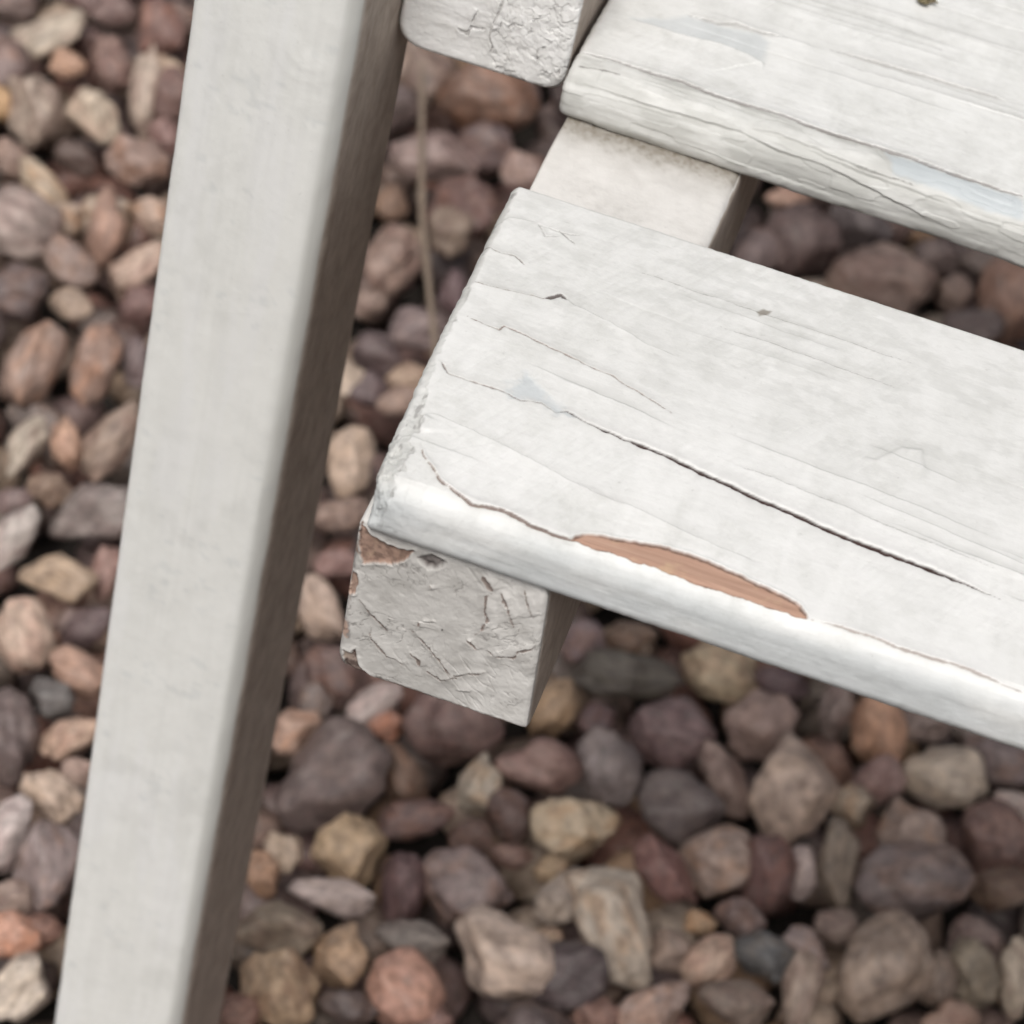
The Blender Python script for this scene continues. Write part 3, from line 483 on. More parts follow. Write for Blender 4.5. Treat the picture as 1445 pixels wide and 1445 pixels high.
def upper_wear(x, s):
    w = Wear(x, s, 51)
    base_paint(w, 33, brush=0.03)
    ridges(w, 15, (0, 105), (152, 232), 0.015, 16, (0.05, 0.14), (18, 80))
    ridges(w, 16, (-2, 105), (131, 150), -0.03, 12, (0.1, 0.25), (12, 50))
    w.crack(UP_CREASE, w=0.18, depth=0.4, dark=0.6, lip=0.1, taper=0.02); w.step(UP_CREASE, h=0.3, decay=6, side=1)
    w.crack(UP_C2, w=0.18, depth=0.3, dark=0.6); w.step(UP_C2, h=0.25, decay=4, side=-1)
    w.crack(UP_C3[1:], w=0.16, depth=0.25, dark=0.4); w.step(UP_C3[1:], h=0.22, decay=5, side=1)
    w.crack(UP_C4, w=0.16, depth=0.3, dark=0.42); w.step(UP_C4, h=0.2, decay=5, side=1)
    w.crack(UP_C5, w=0.16, depth=0.3, dark=0.35); w.step(UP_C5, h=0.2, decay=5, side=-1)
    w.step(UP_FLAKE, h=0.35, decay=7, side=-1, line=0.2)
    w.patch(UP_GREY1, 'grey', 0.42, 1.0, h=-0.1); w.patch(UP_GREY2, 'grey', 0.78, 0.8, h=-0.1)
    w.step(UP_LIP1, h=0.35, decay=3, side=1, line=0.2); w.step(UP_LIP2, h=0.25, decay=3, side=1, line=0.12)
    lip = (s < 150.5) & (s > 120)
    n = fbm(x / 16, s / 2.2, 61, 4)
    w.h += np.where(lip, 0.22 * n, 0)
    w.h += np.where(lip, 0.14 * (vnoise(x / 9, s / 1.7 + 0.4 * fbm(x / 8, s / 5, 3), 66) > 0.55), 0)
    w.tone += np.where(lip, 0.35 + 0.5 * sstep(-0.3, 0.4, fbm(x / 10, s / 3, 68, 4)) + 0.25 * sstep(146, 137, s), 0)  # lip shade painted into the tone, mottled and darker downwards
    w.tone += 0.12 * sstep(-0.1, 0.4, fbm(x / 12, s / 5, 69, 4))
    w.tone = np.clip(w.tone, 0, 1)
    return w

def plain_wear(x, s):
    w = Wear(x, s, 81); base_paint(w, 83); return w

PROF_L = slat_profile(-2.5, 97.0, 12.0, 4.0, 5.0, 0.165)
PROF_U = slat_profile(142.8, 241.0, 12.0, 7.5, 7.0, 0.2)
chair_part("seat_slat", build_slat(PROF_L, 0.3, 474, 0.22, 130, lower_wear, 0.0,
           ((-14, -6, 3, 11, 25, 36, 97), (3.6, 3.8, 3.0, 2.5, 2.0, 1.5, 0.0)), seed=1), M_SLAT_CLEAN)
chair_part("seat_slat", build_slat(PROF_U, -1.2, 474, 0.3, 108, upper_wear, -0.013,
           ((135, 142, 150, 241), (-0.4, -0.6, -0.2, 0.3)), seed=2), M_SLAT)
PROF_B = slat_profile(287, 385, 12.0, 5.0, 5.0, 3.0)
chair_part("seat_slat", build_slat(PROF_B, -1.0, 474, 6, 100, plain_wear, seed=3), M_SLAT)
PROF_C = slat_profile(431, 529, 12.0, 5.0, 5.0, 3.0)
chair_part("seat_slat", build_slat(PROF_C, -1.0, 474, 6, 100, plain_wear, seed=4), M_SLAT)  # unseen fourth slat, added to cast shade on the gravel behind

# rails, bars and legs ------------------------------------------------------
def rounded_quad(corners, radii, step, counts=None):
    """ring of 2-D points through rounded corners (counter-clockwise)"""
    C4 = [np.array(c, float) for c in corners]; out = []; used = []
    n = len(C4)
    arcs = []
    for i in range(n):
        p, a, b = C4[i], C4[i - 1], C4[(i + 1) % n]
        r = radii[i]; da = (a - p) / np.linalg.norm(a - p); db = (b - p) / np.linalg.norm(b - p)
        p0, p1 = p + da * r, p + db * r
        k = max(3, int(r * 1.6 / step))
        t = np.linspace(0, 1, k)[:, None]
        arcs.append((1 - t) ** 2 * p0 + 2 * t * (1 - t) * (p * 0.92 + 0.08 * (p0 + p1) / 2) + t ** 2 * p1)
    for i in range(n):
        out.append(arcs[i])
        p, q_ = arcs[i][-1], arcs[(i + 1) % n][0]
        k = max(2, int(np.linalg.norm(q_ - p) / step)) if counts is None else counts[i]
        used.append(k)
        out.append(p + (q_ - p) * (np.arange(1, k) / k)[:, None])
    return (np.concatenate(out), used)

def build_bar(front, back, radii, y0, stations, step, wearfn, taupe_right=True, seed=0, end_bevel=0.9, taupe_noise=0.5):
    """bar running along +y whose worn end face lies at y0; cross-sections are (x, z) quads"""
    A, cnt = rounded_quad(front, radii, step); B, _ = rounded_quad(back, radii, step, cnt)
    n = len(A); cen = A.mean(0)
    nr = int(18 / step)
    V, ATT, SID = [], [], []
    for k in range(nr + 1):                                   # end face rings, from near the centre outwards
        f = max(0.01, k / nr)
        R2 = cen + (A - cen) * f
        inset = 0.0
        if k == nr: R2 = cen + (A - cen) * (1 - 0.35 / 18)
        V.append(np.stack([R2[:, 0], np.full(n, y0), R2[:, 1]], 1))
    F = np.stack(V)                                           # (nr+1, n, 3)
    w = wearfn(F[..., 0], F[..., 2])
    edge = np.linspace(0, 1, nr + 1)[:, None]
    roundoff = end_bevel * np.clip((edge - 0.93) / 0.07, 0, 1) ** 2
    F[..., 1] = y0 - w.h + roundoff
    wear = np.stack([w.wood, w.grime, w.grey], -1); side = np.stack([np.zeros_like(w.h), w.tone, np.zeros_like(w.h)], -1)
    L = stations[-1] - y0
    G, GW, GS = [], [], []
    nrm = ring_normals(A)
    if np.sum(nrm * (A - cen)) < 0: nrm = -nrm
    for y in stations:
        t = (y - y0) / L
        R2 = A + (B - A) * min(1.0, (y - y0) / 130.0)
        hx = 0.12 * fbm(R2[:, 0] / 3 + y / 9, R2[:, 1] / 3 + seed, seed, 3) * min(1, (y - y0) / 3)
        R3 = R2 + nrm * hx[:, None]
        G.append(np.stack([R3[:, 0], np.full(n, y), R3[:, 1]], 1))
        right = sstep(0.72, 0.86, nrm[:, 0] + 0.10 * fbm(R2[:, 1] / 1.5 + 5, np.full(n, y / 4.0), seed + 4, 3)) if taupe_right else np.zeros(n)
        bottom = sstep(0.6, 0.8, -nrm[:, 1]) if taupe_right else np.zeros(n)
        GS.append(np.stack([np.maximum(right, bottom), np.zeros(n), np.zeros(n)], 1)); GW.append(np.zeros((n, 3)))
    G = np.stack(G)
    allv = np.concatenate([F, G]).reshape(-1, 3)
    wr = np.concatenate([wear, np.stack(GW)]).reshape(-1, 3); sd = np.concatenate([side, np.stack(GS)]).reshape(-1, 3)
    nu = nr + 1 + len(stations)
    q = grid_faces(nu, n, True)
    return make_mesh("bar", allv, q, [list(range(n))[::-1], [(nu - 1) * n + j for j in range(n)]],
                     {"wear": np.clip(wr, 0, 1), "side": np.clip(sd, 0, 1)}), (n, nr, stations)

def rail_end_wear(x, z):
    w = Wear(x, z, 21, warp=0.35)
    w.h += 0.10 * fbm(x / 6, z / 6, 22, 4) + 0.03 * fbm(x, z, 23, 3)
    # slanting wrinkles of old paint over the end grain
    a = x * math.cos(-0.75) + z * math.sin(-0.75); b = -x * math.sin(-0.75) + z * math.cos(-0.75)
    wr = np.abs(fbm(a / 9, b / 2.2, 24, 3)); w.h += 0.10 * (1 - sstep(0, 0.10, wr)) * sstep(-0.1, 0.4, fbm(x / 9, z / 9, 27, 2)) * -1
    rgt = sstep(24, 33, x) * sstep(-26, -12, z)
    w.h += 0.18 * rgt * fbm(x / 2.4, z / 3.5, 26, 4)
    for pts, ww in END_CRACKS:
        w.crack(pts, w=ww * 0.6, depth=0.28, dark=0.75, lip=0.10, red=0.4, jag=1.8)
        w.step(pts, h=0.11, decay=2.0, side=1)
    for i, c in enumerate(END_CHIPS):
        w.chip(c, depth=0.5, rag=0.35, lip=0.15, red=(0.9, 0.85, 0.6)[i])
        sdc = poly_sdf(w.x, w.s, c)
        w.grime = np.maximum(w.grime, (0.55, 0.35, 0.8)[i] * sstep(0.2, -0.3, sdc) * (0.35 + 0.65 * sstep(-0.3, 0.3, fbm(x / 1.1, z / 1.1, 44, 4))))
    w.grime = np.maximum(w.grime, (1 - sstep(-0.4, 0.5, poly_sdf(w.x, w.s, END_HOLE))) * 0.75)
    w.h -= 0.9 * (1 - sstep(-0.5, 0.5, poly_sdf(w.x, w.s, END_HOLE))) * (0.5 + vnoise(x * 1.1, z * 1.1, 31))
    for fl in END_FLAKES: w.step(fl, h=0.22, decay=0.5, side=1)
    ca = x * 0.75 - z * 0.66; cb = x * 0.66 + z * 0.75
    wd = fbm(x / 3, z / 3, 131, 3) * 0.7
    wd2 = fbm(x / 1.3, z / 1.3, 137, 3) * 0.35
    cell = worley(ca / 2.4 + wd + wd2, cb / 5.0 + wd - wd2, 132); cz = sstep(-0.1, 0.25, fbm(x / 7, z / 7, 133, 3))
    fc = (1 - sstep(0.0, 0.07, cell)) * cz
    w.h -= 0.12 * fc; w.grime = np.maximum(w.grime, 0.42 * fc)
    w.h += 0.10 * fbm(x / 2.6, z / 2.6, 134, 4) + 0.02 * fbm(x / 0.7, z / 0.7, 135, 3)
    pid = worley_id(ca / 2.4 + wd + wd2, cb / 5.0 + wd - wd2, 132)
    pm = 0.35 + 0.65 * rgt
    w.h += 0.18 * pm * (pid - 0.5); w.tone += 0.30 * (1 - pid) * sstep(-0.2, 0.3, fbm(x / 6, z / 6, 138, 2))
    w.tone += 0.30 * sstep(0.1, 0.5, fbm(x / 3.5, z / 2.5, 136, 4))
    # paint torn along the lower edge
    w.wood = np.maximum(w.wood, 0.6 * sstep(0.25, 0.45, fbm(x / 1.7, z / 1.7, 36, 3)) * sstep(-32.6, -33.4, z))
    w.tone += 0.25 * sstep(0, 0.5, fbm(x / 8, z / 8, 37, 3)) + 0.45 * sstep(30, 22, x + 3 * fbm(x / 5, z / 5, 40, 3))
    lx = 2.6 + (4.4 - 2.6) * (-z / 33.7)
    rim = np.minimum(np.minimum(x - lx, z + 33.7) + 0.9 * fbm(x / 1.6, z / 1.6, 38, 4), 3)
    w.wood = np.maximum(w.wood, 0.8 * sstep(0.55, 0.15, rim) * sstep(-0.05, 0.2, fbm(x / 4, z / 4, 39, 3)))
    w.grime = np.maximum(w.grime, 0.5 * np.exp(-((rim - 0.45) / 0.2) ** 2) * sstep(-0.05, 0.2, fbm(x / 4, z / 4, 39, 3)))
    return w

def bar_end_wear(x, z):
    w = Wear(x, z, 121, warp=0.5)
    w.h += 0.10 * fbm(x / 6, z / 6, 122, 4)
    rgt = sstep(-24, -15, x)
    wd = fbm(x / 2.2, z / 2.2, 123, 3) * 0.55
    cell = worley(x / 2.7 + wd, z / 2.7 + wd * 1.3, 124)
    cm = (1 - sstep(0.0, 0.11, cell)) * rgt * sstep(-0.45, 0.1, fbm(x / 5, z / 5, 125, 3))
    w.h += -0.24 * cm + 0.20 * rgt * fbm(x / 1.8, z / 1.8, 126, 4) + 0.05 * fbm(x / 0.7, z / 0.7, 129, 3)
    w.grime = np.maximum(w.grime, 0.30 * cm)
    pid = worley_id(x / 2.7 + wd, z / 2.7 + wd * 1.3, 124); w.h += 0.22 * rgt * (pid - 0.5); w.tone += 0.22 * rgt * (1 - pid)
    for pts, ww in BAR_CRACKS:
        w.crack(pts, w=ww * 0.55, depth=0.4, dark=0.42, lip=0.14, jag=2.4); w.step(pts, h=0.09, decay=2, side=1)
    lft = 1 - rgt
    w.h += 0.10 * lft * fbm(x / 9, z / 1.6, 127, 3)
    w.tone += 0.3 * lft * sstep(0, 0.5, fbm(x / 9, z / 1.5, 128, 3))
    return w

rail_st = np.concatenate([np.linspace(0.9, 4, 8), np.arange(5, 92, 3.0), np.arange(92, 150, 0.8), np.arange(152, 535, 6.0)])  # rail lengthened out of view along with the added shading slat
RAIL_F = [(2.3, 0.25), (3.4, -33.9), (40.0, -33.7), (37.6, 0.2)]
RAIL_B = [(0.4, 0.0), (1.0, -33.7), (40.0, -33.7), (39.4, 0.0)]
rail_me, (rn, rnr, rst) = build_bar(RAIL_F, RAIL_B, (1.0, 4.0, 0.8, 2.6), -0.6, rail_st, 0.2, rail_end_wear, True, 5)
# grime and soft dirt on the rail's top face below the upper slat
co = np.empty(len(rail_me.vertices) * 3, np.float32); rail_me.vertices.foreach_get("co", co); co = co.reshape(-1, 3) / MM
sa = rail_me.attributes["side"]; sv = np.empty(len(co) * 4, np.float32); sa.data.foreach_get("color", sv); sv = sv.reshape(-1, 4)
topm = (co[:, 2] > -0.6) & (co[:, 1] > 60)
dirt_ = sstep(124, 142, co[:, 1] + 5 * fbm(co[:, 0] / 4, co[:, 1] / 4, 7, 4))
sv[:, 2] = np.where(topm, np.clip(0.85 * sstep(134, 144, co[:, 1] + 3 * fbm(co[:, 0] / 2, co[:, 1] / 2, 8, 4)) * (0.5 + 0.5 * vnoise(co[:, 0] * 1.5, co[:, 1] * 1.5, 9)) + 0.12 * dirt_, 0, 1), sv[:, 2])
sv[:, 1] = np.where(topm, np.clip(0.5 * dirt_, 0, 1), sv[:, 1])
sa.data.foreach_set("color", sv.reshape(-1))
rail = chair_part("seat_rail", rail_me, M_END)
rail["label"] = "side rail with taupe brown side and cracked paint on its end"
far_rail, _ = build_bar([(430, 0), (430, -33.7), (469, -33.7), (469, 0)], [(430, 0), (430, -33.7), (469, -33.7), (469, 0)], (1, 2, 1, 1), 0, np.arange(1, 535, 20.0), 3.0, plain_wear, False, 6)
chair_part("seat_rail", far_rail, M_END)

bar_st = np.concatenate([149 + np.linspace(0.9, 4, 8), np.arange(155, 535, 6.0)])
BARQ = [(-39.9, 38.0), (-39.9, 1.4), (-2.3, 1.6), (-2.3, 38.0)]
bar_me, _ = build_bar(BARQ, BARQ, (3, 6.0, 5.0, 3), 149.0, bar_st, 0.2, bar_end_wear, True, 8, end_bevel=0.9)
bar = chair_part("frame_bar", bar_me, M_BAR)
bar["label"] = "bar end with rounded lower corners and crackled white paint"

def build_leg(x0, x1, y0, y1, z0, z1, fine=None, taupe=True, seed=0):
    ring, _ = rounded_quad([(x0, y0), (x1, y0), (x1, y1), (x0, y1)], (1.6, 6.0, 1.5, 1.5), 0.8 if fine else 4)
    n = len(ring); cen = ring.mean(0)
    nrm = ring_normals(ring)
    if np.sum(nrm * (ring - cen)) < 0: nrm = -nrm
    if fine: zs = np.concatenate([np.linspace(z0, fine[0], 12)[:-1], np.arange(fine[0], fine[1], 1.0), np.linspace(fine[1], z1, 8)])
    else: zs = np.linspace(z0, z1, 12)
    Z = np.repeat(zs[:, None], n, 1); s = np.repeat(np.arange(n)[None, :] * 0.8, len(zs), 0)
    h = 0.10 * fbm(s / 9, Z / 16, seed, 4) + 0.05 * fbm(s / 2, Z / 5, seed + 1, 3)
    NX, NY = nrm[None, :, 0], nrm[None, :, 1]
    fr = sstep(0.6, 0.95, -NY)
    h = h + 0.035 * fr * fbm(s / 1.3, Z / 40, seed + 8, 3) + 0.05 * fr * fbm(s / 6, Z / 2.5, seed + 9, 3) * sstep(0, 0.4, fbm(s / 15, Z / 25, seed + 10, 2))
    corner = (NX > 0.15) & (NY < -0.15)
    h = h + np.where(corner, 0.14 * fbm(s / 3, Z / 12, seed + 2, 4), 0)
    # paint run rings near the top
    rr = np.hypot((ring[None, :, 0] + 49.5) / 5.0, (Z - 15.0) / 5.5)
    arc = sstep(0.2, -0.7, np.sin(np.arctan2(Z - 15.0, ring[None, :, 0] + 49.5) + 0.5))
    h = h + fr * arc * (0.22 * np.exp(-((rr - 1) / 0.20) ** 2) + 0.16 * np.exp(-((rr - 0.55) / 0.16) ** 2) + 0.14 * np.exp(-((rr - 1.5) / 0.2) ** 2))
    X = ring[None, :, 0] + NX * h; Y = ring[None, :, 1] + NY * h
    b = sstep(0.84, 0.97, NX + 0.03 * fbm(s * 0.4, Z / 9.0, seed + 3, 3)) if taupe else np.zeros_like(Z)
    b = np.maximum(b, sstep(0.7, 0.9, NY)) if taupe else b
    t = 0.30 * fr * sstep(0.1, 0.7, fbm(s / 9, Z / 12, seed + 5, 5, 0.6)) + 0.12 * fr * sstep(-0.1, 0.4, fbm(s / 1.5, Z / 45, seed + 11, 3)) + np.where(corner, 1.0, 0) * sstep(0.18, 0.5, NX)
    streak = sstep(0.25, 0.5, fbm(s / 3, Z / 2.2, seed + 6, 4)) * sstep(0.1, 0.4, fbm(s / 14, Z / 14, seed + 7, 2)) * fr * 0.26
    V = np.stack([X, Y, Z], -1).reshape(-1, 3); nz = len(zs)
    zero = np.zeros_like(Z)
    return make_mesh("leg", V, grid_faces(nz, n, True)[:, ::-1], [list(range(n)), [(nz - 1) * n + j for j in range(n)][::-1]],
                     {"wear": np.stack([zero, zero, streak * 0.6], -1).reshape(-1, 3), "side": np.clip(np.stack([b, t + streak * 0.5, zero], -1), 0, 1).reshape(-1, 3)})

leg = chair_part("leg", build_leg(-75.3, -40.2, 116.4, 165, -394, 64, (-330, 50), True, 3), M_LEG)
leg["label"] = "upright white leg with a taupe brown inner side"
chair_part("leg", build_leg(512, 547, 116.4, 165, -394, 64, None, True, 4), M_LEG)
far_bar, _ = build_bar([(472, 38), (472, 1.5), (511.5, 1.5), (511.5, 38)], [(472, 38), (472, 1.5), (511.5, 1.5), (511.5, 38)], (3, 5, 5, 3), 149, np.arange(151, 535, 20.0), 3.0, plain_wear, False, 9)
chair_part("frame_bar", far_bar, M_BAR)

# ------------------------------------------------------------------ gravel
GZ = -390.0
rng = np.random.default_rng(7)
def lin(c): 
    c = np.asarray(c, float) / 255.0
    c = np.where(c <= 0.04045, c / 12.92, ((c + 0.055) / 1.055) ** 2.4)
    g_ = c @ np.array([0.25, 0.6, 0.15])
    return (g_ + (c - g_) * 0.66) * (g_ / 0.20) ** 0.26 * np.array([1.05, 0.99, 0.93])
STONE_GAIN = 1.16
def stone_albedo(c):
    c = np.asarray(c, float) * STONE_GAIN
    return c * min(1.0, 0.52 / c.max())

def stone_material(name, from_attr):
    mt = bpy.data.materials.new(name); mt.use_nodes = True; nt = mt.node_tree; nt.nodes.clear()
    out = nt.nodes.new("ShaderNodeOutputMaterial"); bs = nt.nodes.new("ShaderNodeBsdfPrincipled"); nt.links.new(bs.outputs[0], out.inputs[0])
    SC = 45.0 if from_attr else 1.0
    if from_attr:
        a = nd(nt, "ShaderNodeAttribute", attribute_name="tone"); base = a.outputs["Color"]
        vec = nt.nodes.new("ShaderNodeTexCoord").outputs["Object"]; rnd = None
        patch_c = mixc(nt, 1.0, base, (0.7, 0.66, 0.62), 'MULTIPLY')
    else:
        oi = nt.nodes.new("ShaderNodeObjectInfo"); base = oi.outputs["Color"]
        tc = nt.nodes.new("ShaderNodeTexCoord").outputs["Object"]
        sc = nt.nodes.new("ShaderNodeVectorMath"); sc.operation = 'MULTIPLY_ADD'
        nt.links.new(tc, sc.inputs[0]); sc.inputs[1].default_value = (1, 1, 1)
        rm = math_(nt, "MULTIPLY", oi.outputs["Random"], 60.0)
        cb = nt.nodes.new("ShaderNodeCombineXYZ"); nt.links.new(rm, cb.inputs[0]); nt.links.new(rm, cb.inputs[1])
        nt.links.new(cb.outputs[0], sc.inputs[2]); vec = sc.outputs[0]
        pa = nd(nt, "ShaderNodeAttribute", attribute_name="second_colour"); pa.attribute_type = 'OBJECT'; patch_c = pa.outputs["Color"]
    n0 = noise(nt, vec, 1.3 * SC, 2, 0.55); n1 = noise(nt, vec, 3.2 * SC, 4, 0.65); n2 = noise(nt, vec, 16 * SC, 3, 0.7)
    c = mixc(nt, ramp(nt, n0, [(0.47, (0, 0, 0)), (0.60, (1, 1, 1))]), base, patch_c)
    c = mixc(nt, ramp(nt, n1, [(0.3, (0, 0, 0)), (0.7, (1, 1, 1))]), mixc(nt, 1.0, c, (0.50, 0.47, 0.46), 'MULTIPLY'), mixc(nt, 1.0, c, (1.42, 1.39, 1.36), 'MULTIPLY'))
    c = mixc(nt, math_(nt, 'MULTIPLY', ramp(nt, n2, [(0.54, (0, 0, 0)), (0.70, (1, 1, 1))]), 0.45), c, mixc(nt, 0.5, c, (0.62, 0.57, 0.52)))
    wv = noise(nt, mapping(nt, vec, (1, 4.5, 1.5), (0.6, 0.3, 0.9)), 1.6 * SC, 2, 0.6)
    c = mixc(nt, math_(nt, 'MULTIPLY', ramp(nt, wv, [(0.60, (0, 0, 0)), (0.68, (1, 1, 1))]), 0.35), c, mixc(nt, 0.5, c, (0.5, 0.46, 0.42)))
    nt.links.new(c, bs.inputs["Base Color"]); bs.inputs["Roughness"].default_value = 0.48; bs.inputs["Specular IOR Level"].default_value = 0.5
    bp = nd(nt, "ShaderNodeBump"); bp.inputs["Strength"].default_value = 0.6; bp.inputs["Distance"].default_value = 0.0012
    nt.links.new(math_(nt, 'ADD', n1, math_(nt, 'MULTIPLY', n2, 0.3)), bp.inputs["Height"]); nt.links.new(bp.outputs[0], bs.inputs["Normal"])
    return mt
M_STONE = stone_material("pebble_stone", False); M_STONE_FILL = stone_material("pebble_fill_stone", True)

def ico(sub):
    import bmesh
    bm = bmesh.new(); bmesh.ops.create_icosphere(bm, subdivisions=sub, radius=1.0)
    v = np.array([q.co[:] for q in bm.verts]); f = np.array([[q.index for q in p.verts] for p in bm.faces]); bm.free()
    return v / np.linalg.norm(v, axis=1)[:, None], f

def stone_shape(D, seed, angular):
    """unit stone: rounded convex polyhedron cut by random planes, plus gentle lumps"""
    r = np.random.default_rng(seed)
    npl = r.integers(8, 12) if angular else r.integers(10, 15)
    N = r.normal(size=(npl, 3)); N /= np.linalg.norm(N, axis=1)[:, None]
    d = r.uniform(0.56, 0.95, npl) if angular else r.uniform(0.66, 1.0, npl)
    dots = np.clip(D @ N.T, 1e-3, None)
    rad = d[None, :] / dots
    k = 34.0 if angular else 19.0
    rad = np.concatenate([rad, np.full((len(D), 1), 1.06 if angular else 1.0)], 1)
    sm = -np.log(np.mean(np.exp(-k * np.minimum(rad, 4)), 1) * rad.shape[1] / 2.2) / k
    P = D * sm[:, None]
    lump = 0.05 * np.sin(P @ r.normal(size=(3, 3)) * 2.6 + r.uniform(0, 6, 3)).sum(1) + 0.03 * np.sin(P @ r.normal(size=(3, 3)) * 6 + r.uniform(0, 6, 3)).sum(1)
    P = P * (1 + lump)[:, None]
    P -= (P.max(0) + P.min(0)) / 2; P /= (P.max(0) - P.min(0)) / 2
    return P

D3, F3 = ico(4); D2, F2 = ico(3)
def tri_mesh(name, v, f, mat):
    me = bpy.data.meshes.new(name); me.from_pydata(v.tolist(), [], f.tolist()); me.polygons.foreach_set("use_smooth", np.ones(len(f), bool))
    me.materials.append(mat); me.update(); return me
ROUND = [stone_shape(D3, 100 + i, False) for i in range(12)]; ANG = [stone_shape(D3, 200 + i, True) for i in range(12)]

# soil sheet: the bed itself
bed_n = 60
gx, gy = np.meshgrid(np.linspace(-1700, 1900, bed_n), np.linspace(-1300, 2500, bed_n), indexing='ij')
gzv = GZ - 62 + 5 * fbm(gx / 60, gy / 60, 5, 3)
bed_me = make_mesh("gravel_bed", np.stack([gx, gy, gzv], -1).reshape(-1, 3), grid_faces(bed_n, bed_n, False))
M_SOIL = bpy.data.materials.new("dark_soil"); M_SOIL.use_nodes = True
nt = M_SOIL.node_tree; b_ = nt.nodes["Principled BSDF"]; tcv = nt.nodes.new("ShaderNodeTexCoord").outputs["Object"]
vn = nt.nodes.new("ShaderNodeTexVoronoi"); vn.inputs["Scale"].default_value = 38; nt.links.new(tcv, vn.inputs["Vector"])
sc_ = mixc(nt, vn.outputs["Distance"], (0.05, 0.04, 0.034), (0.018, 0.014, 0.012)); nt.links.new(sc_, b_.inputs["Base Color"]); b_.inputs["Roughness"].default_value = 0.9
bed = link("gravel_bed", bed_me, M_SOIL); bed["kind"] = "structure"
bed["label"] = "bed of mixed plum, tan and grey rounded gravel under the chair"

def project(p):
    q = CAM_ROT @ (np.asarray(p) - CAM_POS); return q[0] / q[2] * 4218 + 722.5, q[1] / q[2] * 4218 + 722.5

BOXES = [((0, -2.5, 0), (474, 97, 12)), ((-1, 142, 0), (474, 241, 12)), ((1, 0, -33), (39, 395, 0)), ((-40, 149, 2), (-2, 420, 38)), ((-75, 117, -390), (-40, 165, 64)), ((0, 287, 0), (474, 385, 12))]
def behind_chair(p):
    d = np.asarray(p) - CAM_POS
    for lo, hi in BOXES:
        lo, hi = np.array(lo, float), np.array(hi, float)
        t0, t1 = (lo - CAM_POS) / d, (hi - CAM_POS) / d
        a, b = np.minimum(t0, t1).max(), np.maximum(t0, t1).min()
        if a < b and 0 < a < 1: return True
    return False

PALETTE = [(115, 96, 96), (128, 104, 104), (140, 116, 110), (150, 128, 116), (125, 92, 88), (108, 92, 95), (165, 146, 130), (178, 156, 134), (130, 118, 116), (150, 112, 98), (185, 168, 152), (120, 108, 100), (160, 128, 96), (142, 96, 84), (100, 88, 92)]
stones = []      # (pos, axes, euler, colour, angular, traced)
for r in PEBBLES:
    stones.append((np.array(r[:3]), np.array(r[3:6]), Euler(r[6:9], 'XYZ').to_matrix(), r[9:12], r[12] == 'a', True))
foot = [(s[0][0], s[0][1], 0.80 * math.sqrt(s[1][0] * s[1][1])) for s in stones]
def rand_stone(x, y, z, a):
    ax = np.array([a * rng.uniform(1.0, 1.35), a * rng.uniform(0.8, 1.0), a * rng.uniform(0.62, 0.85)])
    e = Euler((rng.normal(0, 0.45), rng.normal(0, 0.45), rng.uniform(0, 6.28)), 'XYZ').to_matrix()
    c = PALETTE[rng.integers(len(PALETTE))]; c = np.clip(np.array(c) * rng.uniform(0.88, 1.1), 0, 255)
    return (np.array([x, y, z]), ax, e, c, rng.random() < 0.35, False)
# top layer where the photograph's stones leave room, found with a coarse hash grid
cell = {}
def cell_add(x, y, r): cell.setdefault((int(x // 50), int(y // 50)), []).append((x, y, r))
for x, y, r in foot: cell_add(x, y, r)
def free(x, y, r, k):
    cx, cy = int(x // 50), int(y // 50)
    for i in (-1, 0, 1):
        for j in (-1, 0, 1):
            for (a, b, q) in cell.get((cx + i, cy + j), ()):
                if (a - x) ** 2 + (b - y) ** 2 < ((q + r) * k) ** 2: return False
    return True
for rad, tries in ((18, 6000), (15, 8000), (12, 7000)):
    for _ in range(tries):
        x, y = rng.uniform(-560, 640), rng.uniform(-150, 1250); rr = rad * rng.uniform(0.85, 1.15)
        if free(x, y, rr, 1.0):
            cell_add(x, y, rr); stones.append(rand_stone(x, y, GZ - 12 + rng.normal(0, 4) + (rr - 12) * 0.3, rr))
n_top = len(stones)
# lower layer showing in the gaps
g = 26.0
for i, x in enumerate(np.arange(-520, 560, g)):
    for j, y in enumerate(np.arange(-100, 1200, g)):
        stones.append(rand_stone(x + rng.normal(0, 5), y + rng.normal(0, 5), GZ - 40 + rng.normal(0, 5), rng.uniform(11, 16)))

cand = []
for i, s in enumerate(stones[:n_top]):
    u, v = project(s[0])
    vis = -30 < u < 1475 and -30 < v < 1475 and not behind_chair(s[0] + np.array([0, 0, s[1][2] * 0.6]))
    depth = CAM_ROT[2] @ (s[0] - CAM_POS)
    cand.append(((2 if s[5] else 0) + (1 if vis else 0), s[1][0] * s[1][1] / depth ** 2, i))
cand.sort(reverse=True)
single = set(i for k, a, i in cand[:300] if k > 0)

